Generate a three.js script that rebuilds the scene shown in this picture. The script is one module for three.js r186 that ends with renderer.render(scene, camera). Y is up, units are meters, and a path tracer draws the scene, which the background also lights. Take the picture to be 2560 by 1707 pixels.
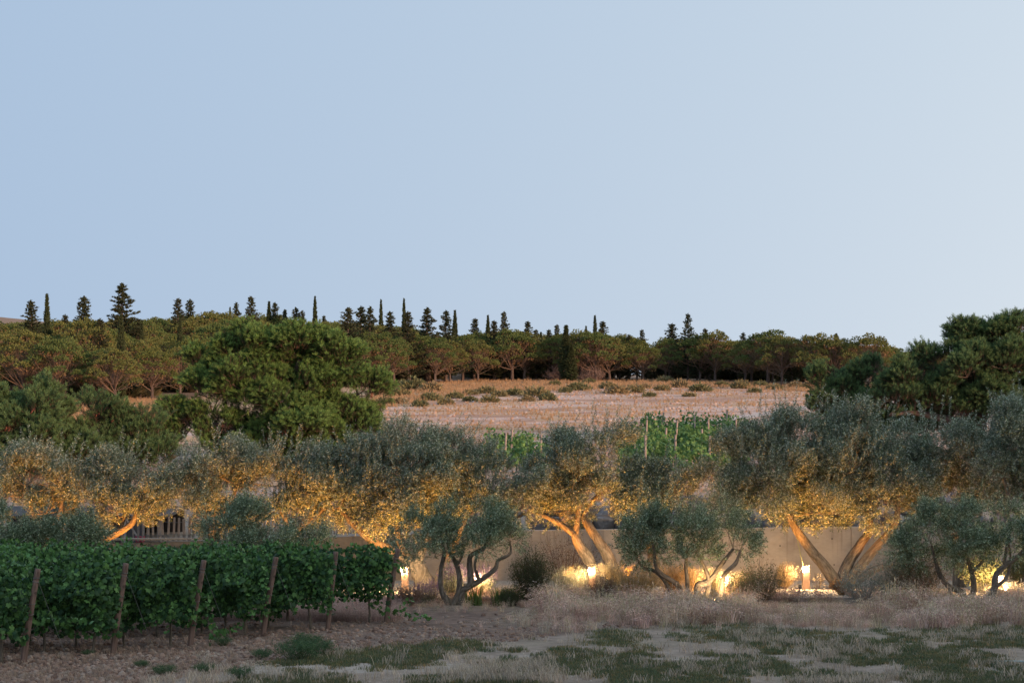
import * as THREE from 'three';
import { mergeGeometries } from 'three/addons/utils/BufferGeometryUtils.js';

// ---------------------------------------------------------------- camera, sky, sun, exposure
const F = 1800, CH = 3.65, HY = 471;            // focal length in pixels of a 1024x682 frame, eye height, horizon row
const scene = new THREE.Scene();
const camera = new THREE.PerspectiveCamera(2 * Math.atan(341 / F) * 180 / Math.PI, 1024 / 682, 0.5, 6000);
camera.position.set(0, CH, 0);
camera.lookAt(0, CH, -10);
camera.setViewOffset(1024, 682, 0, 341 - HY, 1024, 682);
const renderer = new THREE.WebGLRenderer({ antialias: true });
renderer.toneMapping = THREE.LinearToneMapping;
renderer.toneMappingExposure = 1.0;
renderer.shadowMap.enabled = true;

const V = (x, y, z) => new THREE.Vector3(x, y, z);
const lerp = (a, b, t) => a + (b - a) * t, clamp = (x, a = 0, b = 1) => Math.min(b, Math.max(a, x));
const smooth = (a, b, x) => { const t = clamp((x - a) / (b - a)); return t * t * (3 - 2 * t); };
const curve = (pts, x) => { if (x <= pts[0][0]) return pts[0][1]; for (let i = 1; i < pts.length; i++) if (x <= pts[i][0]) return lerp(pts[i - 1][1], pts[i][1], (x - pts[i - 1][0]) / (pts[i][0] - pts[i - 1][0])); return pts[pts.length - 1][1]; };

const SUN_AZ = 1.75;                             // radians to the right of the view: the sun has gone down there
{ // evening sky: clear, paler towards the afterglow, bluer away from it
  const w = 512, h = 256, data = new Float32Array(w * h * 4);
  for (let j = 0; j < h; j++) for (let i = 0; i < w; i++) {
    const el = ((j + 0.5) / h - 0.5) * Math.PI, a = ((i + 0.5) / w - 0.5) * 2 * Math.PI; // a = atan2(z, x)
    const az = Math.atan2(Math.cos(a), -Math.sin(a));                                      // 0 ahead, + to the right
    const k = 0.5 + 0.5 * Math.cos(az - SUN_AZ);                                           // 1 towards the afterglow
    const e = Math.max(0, Math.sin(el));
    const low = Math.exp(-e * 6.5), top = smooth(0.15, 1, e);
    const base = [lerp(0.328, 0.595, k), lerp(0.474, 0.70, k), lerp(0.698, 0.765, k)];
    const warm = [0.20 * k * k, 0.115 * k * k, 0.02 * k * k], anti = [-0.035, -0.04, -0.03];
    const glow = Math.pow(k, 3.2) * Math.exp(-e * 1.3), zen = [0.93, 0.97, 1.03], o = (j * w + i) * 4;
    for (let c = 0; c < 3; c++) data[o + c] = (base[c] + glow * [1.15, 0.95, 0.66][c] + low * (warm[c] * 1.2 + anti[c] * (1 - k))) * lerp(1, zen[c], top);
    data[o + 3] = 1;
  }
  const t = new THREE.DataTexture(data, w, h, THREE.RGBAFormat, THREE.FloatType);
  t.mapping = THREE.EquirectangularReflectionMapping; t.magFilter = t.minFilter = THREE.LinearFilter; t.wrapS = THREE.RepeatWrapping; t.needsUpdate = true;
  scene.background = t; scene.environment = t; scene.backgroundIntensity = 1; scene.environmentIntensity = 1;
}
const sun = new THREE.DirectionalLight(new THREE.Color().setRGB(1, 0.56, 0.33), 4.2);
{
  const el = 0.13, az = 2.35;                     // the low glow comes from behind the viewer's right shoulder
  sun.position.set(Math.sin(az) * Math.cos(el) * 200, Math.sin(el) * 200, -Math.cos(az) * Math.cos(el) * 200 - 100);
  sun.target.position.set(0, 0, -100); sun.castShadow = true; sun.shadow.radius = 9; sun.shadow.mapSize.set(2048, 2048);
  Object.assign(sun.shadow.camera, { left: -160, right: 160, top: 120, bottom: -120, near: 1, far: 600 });
  scene.add(sun, sun.target);
}

// ---------------------------------------------------------------- helpers
let seed = 1;
const rnd = () => { seed = (seed + 0x6D2B79F5) | 0; let t = Math.imul(seed ^ (seed >>> 15), 1 | seed); t = (t + Math.imul(t ^ (t >>> 7), 61 | t)) ^ t; return ((t ^ (t >>> 14)) >>> 0) / 4294967296; };
const rr = (a, b) => a + (b - a) * rnd(), pick = a => a[Math.floor(rnd() * a.length)];
const gauss = () => (rnd() + rnd() + rnd() + rnd() - 2) * 0.87;
const dirRnd = () => { const z = rr(-1, 1), a = rr(0, 6.2832), r = Math.sqrt(1 - z * z); return V(r * Math.cos(a), z, r * Math.sin(a)); };
const hash = (x, y, z) => { let n = Math.imul(x | 0, 374761393) ^ Math.imul(y | 0, 668265263) ^ Math.imul(z | 0, 1274126177); n = Math.imul(n ^ (n >>> 13), 1274126177); return ((n ^ (n >>> 16)) >>> 0) / 4294967296; };
function noise(x, y, z = 0) {
  const xi = Math.floor(x), yi = Math.floor(y), zi = Math.floor(z); let u = x - xi, v = y - yi, w = z - zi;
  u = u * u * (3 - 2 * u); v = v * v * (3 - 2 * v); w = w * w * (3 - 2 * w);
  const h = (a, b, c) => hash(xi + a, yi + b, zi + c);
  const l0 = lerp(lerp(h(0, 0, 0), h(1, 0, 0), u), lerp(h(0, 1, 0), h(1, 1, 0), u), v);
  if (w === 0) return l0;
  return lerp(l0, lerp(lerp(h(0, 0, 1), h(1, 0, 1), u), lerp(h(0, 1, 1), h(1, 1, 1), u), v), w);
}
const fbm = (x, y, z = 0, n = 4) => { let s = 0, a = 0.5, t = 0; for (let i = 0; i < n; i++) { s += a * noise(x, y, z); t += a; a *= 0.5; x = x * 2.03 + 7.1; y = y * 2.03 + 3.7; z *= 2.03; } return s / t; };
const W = (px, py, d) => V((px - 512) / F * d, CH + (HY - py) / F * d, -d);
const gd = (py, h = 0) => F * (CH - h) / (py - HY);
const col = (r, g, b) => new THREE.Color().setRGB(r, g, b);
const toS = c => Math.round(255 * (c <= 0.0031308 ? 12.92 * c : 1.055 * Math.pow(Math.min(c, 1), 1 / 2.4) - 0.055));
function texture(w, h, fn, srgb = true, wrap = THREE.RepeatWrapping) { // fn(u, v, i, j) -> linear [r,g,b] or a number
  const data = new Uint8Array(w * h * 4);
  for (let j = 0; j < h; j++) for (let i = 0; i < w; i++) {
    const c = fn((i + 0.5) / w, (j + 0.5) / h), o = (j * w + i) * 4;
    for (let k = 0; k < 3; k++) { const v = typeof c === 'number' ? c : c[k]; data[o + k] = srgb ? toS(Math.max(0, v)) : clamp(v) * 255; }
    data[o + 3] = 255;
  }
  const t = new THREE.DataTexture(data, w, h); if (srgb) t.colorSpace = THREE.SRGBColorSpace;
  t.magFilter = THREE.LinearFilter; t.minFilter = THREE.LinearMipmapLinearFilter; t.generateMipmaps = true; t.wrapS = t.wrapT = wrap; t.needsUpdate = true; return t;
}
const mix3 = (a, b, t) => [lerp(a[0], b[0], t), lerp(a[1], b[1], t), lerp(a[2], b[2], t)];
const std = (r, g, b, rough = 0.9, more = {}) => new THREE.MeshStandardMaterial({ color: col(r, g, b), roughness: rough, ...more });
const leafMat = (more = {}) => new THREE.MeshPhysicalMaterial({ color: 0xffffff, vertexColors: true, roughness: 0.75, transmission: 0.25, thickness: 0, side: THREE.DoubleSide, specularIntensity: 0.5, ...more });

const used = {};
const numbered = n => { const k = used[n] = (used[n] ?? -1) + 1; return k ? n + '_' + String(k).padStart(3, '0') : n; };
const ORD = ['first', 'second', 'third', 'fourth', 'fifth', 'sixth', 'seventh', 'eighth', 'ninth', 'tenth', 'eleventh', 'twelfth', 'thirteenth', 'fourteenth', 'fifteenth', 'sixteenth', 'seventeenth', 'eighteenth', 'nineteenth'];
const TENS = ['', '', 'twenty', 'thirty', 'forty', 'fifty', 'sixty', 'seventy', 'eighty', 'ninety'];
const ord = n => n > 98 ? 'hundred' + (n === 99 ? 'th' : '-and-' + ord(n - 100)) : n < 19 ? ORD[n] : (n + 1) % 10 === 0 ? TENS[(n + 1) / 10 | 0].replace(/y$/, 'ieth') : TENS[(n + 1) / 10 | 0] + '-' + ORD[(n + 1) % 10 - 1];
function tag(o, label, category, group) { o.userData = { ...o.userData, label, category }; if (group) o.userData.group = group; return o; }
function thing(name, label, category, p = V(0, 0, 0), group) { const o = new THREE.Group(); o.name = numbered(name); o.position.copy(p); scene.add(o); return tag(o, label, category, group); }
function part(name, geo, mat, parent, label) { const m = new THREE.Mesh(geo, mat); m.name = name; m.castShadow = m.receiveShadow = true; if (label) m.userData.label = label; parent.add(m); return m; }
function struct(name, geo, mat) { const m = new THREE.Mesh(geo, mat); m.name = numbered(name); m.castShadow = m.receiveShadow = true; m.userData.kind = 'structure'; scene.add(m); return m; }
function instanced(name, geo, mat, list, parent, stuff = true) { // list of {p, q, s, c}
  const m = new THREE.InstancedMesh(geo, mat, list.length); m.name = parent === scene ? numbered(name) : name; m.castShadow = m.receiveShadow = true;
  const M = new THREE.Matrix4(), s = V(1, 1, 1); let tinted = false;
  list.forEach((e, i) => { if (typeof e.s === 'number') s.setScalar(e.s); else s.copy(e.s); m.setMatrixAt(i, M.compose(e.p, e.q, s)); if (e.c) { m.setColorAt(i, e.c); tinted = true; } });
  if (stuff) m.userData.kind = 'stuff';
  parent.add(m); return m;
}
const UPV = V(0, 1, 0), qT = new THREE.Quaternion();
const aim = (dir, roll = rr(0, 6.2832)) => new THREE.Quaternion().setFromUnitVectors(UPV, dir.clone().normalize()).multiply(qT.clone().setFromAxisAngle(UPV, roll));
const yaw = a => new THREE.Quaternion().setFromAxisAngle(UPV, a);

class Geo { // collects faces with vertex colours
  constructor() { this.p = []; this.c = []; this.i = []; }
  v(x, y, z, c) { this.p.push(x, y, z); this.c.push(c[0], c[1], c[2]); return this.p.length / 3 - 1; }
  tri(a, b, c) { this.i.push(a, b, c); }
  leaf(o, d, side, len, wid, c, fold = 0) { // pointed leaf: two triangles
    const n = d.clone().cross(side), m = o.clone().addScaledVector(d, len * 0.45);
    const a = this.v(o.x, o.y, o.z, c), t = o.clone().addScaledVector(d, len);
    const l = m.clone().addScaledVector(side, wid / 2).addScaledVector(n, fold * wid), r = m.clone().addScaledVector(side, -wid / 2).addScaledVector(n, fold * wid);
    const li = this.v(l.x, l.y, l.z, c), ri = this.v(r.x, r.y, r.z, c), ti = this.v(t.x, t.y, t.z, c);
    this.tri(a, ri, ti); this.tri(a, ti, li);
  }
  blade(pts, w, c) { // ribbon through points, tapering
    let pl, pr;
    pts.forEach((p, k) => {
      const d = (pts[k + 1] || p).clone().sub(pts[k ? k - 1 : 0]), s = V(d.z + 1e-4, 0, -d.x).normalize(), h = w / 2 * (1 - k / (pts.length - 1) * 0.85);
      const l = this.v(p.x + s.x * h, p.y, p.z + s.z * h, c), r = this.v(p.x - s.x * h, p.y, p.z - s.z * h, c);
      if (k) { this.tri(pl, pr, r); this.tri(pl, r, l); }
      pl = l; pr = r;
    });
  }
  stick(a, b, w0, w1, c) { // three-sided twig
    const d = b.clone().sub(a).normalize(), s = Math.abs(d.y) > 0.9 ? V(1, 0, 0) : V(0, 1, 0), u = d.clone().cross(s).normalize(), v = d.clone().cross(u), A = [], B = [];
    for (let k = 0; k < 3; k++) { const f = Math.cos(k * 2.0944), g = Math.sin(k * 2.0944); A.push(this.v(a.x + (u.x * f + v.x * g) * w0, a.y + (u.y * f + v.y * g) * w0, a.z + (u.z * f + v.z * g) * w0, c)); B.push(this.v(b.x + (u.x * f + v.x * g) * w1, b.y + (u.y * f + v.y * g) * w1, b.z + (u.z * f + v.z * g) * w1, c)); }
    for (let k = 0; k < 3; k++) { const n = (k + 1) % 3; this.tri(A[k], A[n], B[n]); this.tri(A[k], B[n], B[k]); }
  }
  build(normals = false) {
    const g = new THREE.BufferGeometry(); g.setAttribute('position', new THREE.Float32BufferAttribute(this.p, 3)); g.setAttribute('color', new THREE.Float32BufferAttribute(this.c, 3)); g.setIndex(this.i);
    if (normals) g.computeVertexNormals(); return g;
  }
}
const jit = (c, k) => { const f = 1 + rr(-k, k); return [c[0] * f * (1 + rr(-k, k) * 0.4), c[1] * f, c[2] * f * (1 + rr(-k, k) * 0.4)]; };

// tapered limb along points [{p: Vector3, r}], uneven like wood; uv in metres
function limbGeo(pts, seg = 8, wob = 0.12, steps = 0, knots = 6) {
  const c = new THREE.CatmullRomCurve3(pts.map(q => q.p)), n = steps || Math.max(4, (pts.length - 1) * 5), pos = [], uv = [], idx = [], len = c.getLength(), s0 = rr(0, 50);
  let u = null;
  for (let k = 0; k <= n; k++) {
    const t = k / n, o = c.getPoint(t), d = c.getTangent(t), f = t * (pts.length - 1), i = Math.min(pts.length - 2, Math.floor(f)), r = lerp(pts[i].r, pts[i + 1].r, f - i);
    if (!u) u = Math.abs(d.y) > 0.9 ? V(1, 0, 0) : V(0, 1, 0);
    u = u.clone().addScaledVector(d, -u.dot(d)).normalize(); const v = d.clone().cross(u);
    for (let j = 0; j <= seg; j++) {
      const a = j / seg * 6.28319, w = 1 + wob * 2 * (noise(s0 + Math.cos(a) * 1.3, s0 + Math.sin(a) * 1.3, t * knots + 0.31) - 0.5);
      pos.push(o.x + (u.x * Math.cos(a) + v.x * Math.sin(a)) * r * w, o.y + (u.y * Math.cos(a) + v.y * Math.sin(a)) * r * w, o.z + (u.z * Math.cos(a) + v.z * Math.sin(a)) * r * w);
      uv.push(j / seg * Math.max(0.2, r * 6), t * len);
      if (k && j) { const q = seg + 1, A = (k - 1) * q + j - 1, B = A + 1, C = k * q + j - 1, D = C + 1; idx.push(A, B, D, A, D, C); }
    }
  }
  for (const [row, flip] of [[0, 1], [n, 0]]) { // end caps
    const q = seg + 1, o = c.getPoint(row / n), ci = pos.length / 3; pos.push(o.x, o.y, o.z); uv.push(0, row / n * len);
    for (let j = 0; j < seg; j++) flip ? idx.push(ci, row * q + j + 1, row * q + j) : idx.push(ci, row * q + j, row * q + j + 1);
  }
  const g = new THREE.BufferGeometry(); g.setAttribute('position', new THREE.Float32BufferAttribute(pos, 3)); g.setAttribute('uv', new THREE.Float32BufferAttribute(uv, 2)); g.setIndex(idx); g.computeVertexNormals(); return g;
}
function boxGeo(w, h, d, x = 0, y = 0, z = 0, bev = 0) {
  let g;
  if (bev) { const s = new THREE.Shape(); const a = w / 2 - bev, b = h / 2 - bev; s.moveTo(-a, -b); s.lineTo(a, -b); s.lineTo(a, b); s.lineTo(-a, b); g = new THREE.ExtrudeGeometry(s, { depth: d - 2 * bev, bevelThickness: bev, bevelSize: bev, bevelSegments: 1, curveSegments: 1 }); g.translate(0, 0, -(d - 2 * bev) / 2); }
  else g = new THREE.BoxGeometry(w, h, d);
  g.translate(x, y, z); return g;
}

// ---------------------------------------------------------------- materials
const barkTex = (lo, hi, f = 1) => texture(256, 512, (u, v) => { const s = Math.sin(u * 6.2832) * 1.6, c = Math.cos(u * 6.2832) * 1.6; const n = fbm(s * 2.2 * f + 5, c * 2.2 * f + v * 3, v * 4 * f, 4), m = fbm(s * 6, c * 6 + v * 9, v * 16, 3); return mix3(lo, hi, clamp((n - 0.3) * 1.6 + (m - 0.5) * 0.9)); });
const barkBump = texture(256, 512, (u, v) => { const s = Math.sin(u * 6.2832) * 1.6, c = Math.cos(u * 6.2832) * 1.6; return fbm(s * 5, c * 5 + v * 4, v * 12, 4); }, false);
const M = {
  oliveBark: new THREE.MeshStandardMaterial({ map: barkTex([0.10, 0.08, 0.06], [0.30, 0.25, 0.20]), bumpMap: barkBump, bumpScale: 0.03, roughness: 0.95 }),
  pineBark: new THREE.MeshStandardMaterial({ map: barkTex([0.07, 0.05, 0.045], [0.22, 0.17, 0.15]), bumpMap: barkBump, bumpScale: 0.04, roughness: 0.95 }),
  postWood: new THREE.MeshStandardMaterial({ map: texture(128, 512, (u, v) => { const n = fbm(u * 14, v * 3, 0, 4), m = fbm(u * 40, v * 5, 3.3, 3), k = noise(u * 3 + 9, v * 6) > 0.86 ? 0.55 : 1; return mix3([0.10, 0.06, 0.05], [0.30, 0.20, 0.16], clamp(n * 0.8 + (m - 0.5) * 1.1)).map(x => x * k); }), bumpMap: barkBump, bumpScale: 0.006, roughness: 0.9 }),
  paling: new THREE.MeshStandardMaterial({ map: texture(64, 256, (u, v) => mix3([0.16, 0.125, 0.11], [0.40, 0.34, 0.30], clamp(fbm(u * 8, v * 3, 1.5, 4) * 1.3 - 0.1))), roughness: 0.95 }),
  wire: std(0.16, 0.16, 0.16, 0.6, { metalness: 0.3 }),
  olive: leafMat(), pine: leafMat({ transmission: 0.15 }), vine: leafMat({ transmission: 0.3, roughness: 0.6 }), grass: leafMat({ transmission: 0.3, roughness: 0.9 }), forest: leafMat({ transmission: 0, roughness: 0.95 }),
  twig: new THREE.MeshStandardMaterial({ vertexColors: true, roughness: 0.95 }),
};

// ---------------------------------------------------------------- terrain
const edgeD = px => curve([[-60, 165], [0, 163], [100, 161], [190, 172], [300, 196], [400, 214], [500, 233], [700, 231], [820, 212], [1100, 200]], px);
function hill(x, d) {
  const px = 512 + x / d * F;
  let h = -2.9 + 0.0789 * d;
  h -= lerp(0.62, 0.05, clamp((x + 13.5) / 26)) * (1 - smooth(60, 80, d));
  const e = curve([[-200, 0.042], [0, 0.040], [300, 0.016], [500, -0.01], [640, -0.022], [1200, -0.026]], px), d0 = lerp(165, 235, clamp(px / 500));
  if (d > d0) h += e * (Math.min(d, 400) - d0);
  if (d > 400) h -= (d - 400) * 0.10;
  h += (fbm(x * 0.06, d * 0.06, 0, 3) - 0.5) * 0.5 * smooth(62, 90, d) + (fbm(x * 0.5, d * 0.5, 4.4, 2) - 0.5) * 0.16 * smooth(60, 75, d);
  return Math.max(h, -1);
}
const near = (x, d) => (fbm(x * 0.35, d * 0.35, 0, 3) - 0.5) * 0.14 + (fbm(x * 2.2, d * 2.2, 2.2, 2) - 0.5) * 0.035;
const onHill = (px, d) => { const x = (px - 512) / F * d; return V(x, hill(x, d), -d); };
const onGround = (px, d, h) => { const x = (px - 512) / F * d; return V(x, h ?? near(x, d), -d); };

function grid(xs, ds, fy, uvf) {
  const pos = [], uv = [], idx = [], n = xs.length;
  ds.forEach((d, j) => xs.forEach((x, i) => { pos.push(x, fy(x, d), -d); const t = uvf(x, d); uv.push(t[0], t[1]); if (i && j) { const a = (j - 1) * n + i - 1, b = a + 1, c = j * n + i - 1, e = c + 1; idx.push(a, b, e, a, e, c); } }));
  const g = new THREE.BufferGeometry(); g.setAttribute('position', new THREE.Float32BufferAttribute(pos, 3)); g.setAttribute('uv', new THREE.Float32BufferAttribute(uv, 2)); g.setIndex(idx); g.computeVertexNormals(); return g;
}
const steps = (a, b, n) => Array.from({ length: n + 1 }, (_, i) => a + (b - a) * i / n);
const loTex = texture(512, 512, (u, v) => { const n = fbm(u * 30, v * 30, 0, 4); return mix3([0.17, 0.14, 0.10], [0.30, 0.25, 0.18], n); }); loTex.repeat.set(40, 40);
{ const g = new THREE.PlaneGeometry(6000, 6000); g.rotateX(-Math.PI / 2); g.translate(0, -1.2, 0); struct('ground', g, new THREE.MeshStandardMaterial({ map: loTex, roughness: 1 })); }

// what covers the foreground: bare red soil under the vines, sandy track, short green grass, dry straw
function cover(x, d) {
  const px = 512 + x / d * F, py = HY + F * CH / d, n = fbm(x * 0.55, d * 0.30, 1.1, 4), m = fbm(x * 0.9, d * 0.42, 6.1, 4);
  const soilEdge = curve([[0, 690], [120, 682], [200, 672], [280, 660], [350, 648], [430, 645], [560, 640], [640, 628], [700, 612]], px) + (n - 0.5) * 26;
  const soil = 1 - smooth(-4, 4, py - soilEdge);
  const strawZone = smooth(470, 560, px + (n - 0.5) * 90) * (1 - smooth(619, 630, py + (m - 0.5) * 14)) + 0.8 * smooth(400, 440, px) * (1 - smooth(606, 614, py)) ;
  const greenBias = curve([[0, -0.1], [220, 0.02], [400, 0.0], [480, 0.05], [560, 0.09], [760, 0.12], [1024, 0.11]], px) + curve([[625, -0.05], [640, 0.04], [655, 0.05], [668, -0.02], [682, -0.07]], py);
  const q = fbm(x * 2.6, d * 1.5, 9.4, 3), green = smooth(0.46, 0.66, m + greenBias + (q - 0.5) * 0.42) * (1 - soil * 0.95) * (1 - clamp(strawZone)), sand = smooth(0.53, 0.63, fbm(x * 0.42 + 17, d * 0.95, 2.7, 4) + (q - 0.5) * 0.22 + curve([[630, -0.02], [660, 0.0], [676, 0.06]], py)) * (1 - green);
  return { soil, straw: clamp(strawZone), green, sand, n, m };
}
{ // foreground soil
  const X0 = -22, X1 = 22, D0 = 25, D1 = 62;
  const map = texture(2048, 2048, (u, v) => {
    const x = lerp(X0, X1, u), d = lerp(D0, D1, v), c = cover(x, d), f = fbm(x * 7, d * 7, 3.3, 3), g = hash(u * 2048, v * 2048, 5), p = fbm(x * 1.4, d * 1.4, 8.8, 3);
    let b = mix3([0.175, 0.135, 0.10], [0.35, 0.275, 0.22], clamp(p * 1.2 - 0.1 + (f - 0.5) * 0.9));         // trodden earth with dead grass
    b = mix3(b, mix3([0.30, 0.25, 0.21], [0.43, 0.365, 0.315], clamp(p + (f - 0.5) * 0.6)), c.sand * 0.9);      // bare sand
    b = mix3(b, mix3([0.085, 0.055, 0.042], [0.235, 0.155, 0.12], clamp(f * 1.5 - 0.28 + (p - 0.5) * 0.5)), c.soil);               // red earth
    b = mix3(b, mix3([0.16, 0.115, 0.085], [0.34, 0.27, 0.20], f), c.straw * 0.9);                             // litter under the straw
    b = mix3(b, mix3([0.065, 0.085, 0.045], [0.14, 0.14, 0.08], f), c.green * 0.7);
    b = mix3(b, [0.24, 0.20, 0.14], 0.35 * smooth(0.5, 0.62, fbm(x * 0.8 + 4, d * 0.6, 2.2, 3)) * (1 - c.soil));
    return b.map(k => k * (0.86 + 0.28 * g));
  }, true, THREE.ClampToEdgeWrapping);
  const bump = texture(1024, 1024, (u, v) => fbm(u * 60, v * 60, 1.2, 4), false); bump.repeat.set(6, 6);
  struct('vineyard_ground', grid(steps(X0, X1, 260), steps(D0, D1 - 3, 220), near, (x, d) => [(x - X0) / (X1 - X0), (d - D0) / (D1 - D0)]), new THREE.MeshStandardMaterial({ map, bumpMap: bump, bumpScale: 0.05, roughness: 1 }));
  struct('vineyard_apron', grid([-300, X0, X1, 300], [-300, D0, 58.5], () => -0.12, (x, d) => [x / 8, d / 8]), new THREE.MeshStandardMaterial({ map: (() => { const t = loTex.clone(); t.repeat.set(1, 1); t.needsUpdate = true; return t; })(), roughness: 1 }));
}
const track = (x, d) => { const c = curve([[-30, 92], [-9, 96], [-1.7, 99], [6, 112], [16.7, 133], [30, 160]], x); return Math.abs(d - c) / (x > -2 ? 2.0 : 1.1); };
const fieldEdge = px => edgeD(px) - curve([[0, 40], [380, 62], [480, 46], [560, 40], [700, 26], [1024, 18]], px);
function hillCover(x, d) {
  const px = 512 + x / d * F, n = fbm(x * 0.09 + d * 0.01, d * 0.35 - x * 0.10, 0, 4), e = fieldEdge(px) + (fbm(x * 0.3, d * 0.1, 5, 3) - 0.5) * 12;
  return { wild: smooth(-3, 3, d - e), streak: n, track: 1 - smooth(0.8, 1.4, track(x, d) + (fbm(x, d * 0.7, 3, 2) - 0.5) * 0.5), px };
}
{ // stony hillside
  const X0 = -80, X1 = 80, D0 = 58, D1 = 300;
  const map = texture(2048, 2048, (u, v) => {
    const x = lerp(X0, X1, u), d = lerp(D0, D1, v), c = hillCover(x, d), f = fbm(x * 2.2, d * 1.4, 1.7, 3), g = hash(u * 2048, v * 2048, 9), p = fbm(x * 0.35, d * 0.5, 4.1, 3);
    let b = mix3([0.40, 0.225, 0.155], [0.55, 0.375, 0.30], clamp(f * 1.5 - 0.3));                               // red clay between the stones
    b = mix3(b, [0.56, 0.43, 0.375], smooth(0.50, 0.60, c.streak) * 0.75);
    b = mix3(b, [0.345, 0.195, 0.13], (1 - smooth(0.36, 0.46, c.streak)) * 0.7);                                          // bands of pale limestone rubble
    b = mix3(b, [0.50, 0.315, 0.175], smooth(0.50, 0.62, p) * 0.8 * (1 - c.track));                                // straw patches
    b = mix3(b, [0.50, 0.425, 0.39], c.track * 0.9);
    b = mix3(b, mix3([0.36, 0.23, 0.125], [0.50, 0.335, 0.195], f), c.wild * 0.9);
    b = mix3(b, [0.19, 0.125, 0.085], smooth(-4, 6, d - edgeD(c.px)) * 0.85);                                      // needle litter in the wood
    b = mix3(b, [0.26, 0.21, 0.17], 1 - smooth(66, 80, d));
    return b.map(k => k * (0.80 + 0.4 * g));
  }, true, THREE.ClampToEdgeWrapping);
  struct('hillside', grid(steps(-130, 130, 300), [...steps(58.9, 110, 90), ...steps(110.6, 250, 170), ...steps(252, 420, 60), 520, 700, 1000, 1500], hill, (x, d) => [clamp((x - X0) / (X1 - X0), 0.001, 0.999), clamp((d - D0) / (D1 - D0), 0.001, 0.999)]), new THREE.MeshStandardMaterial({ map, roughness: 1 }));
}

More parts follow.
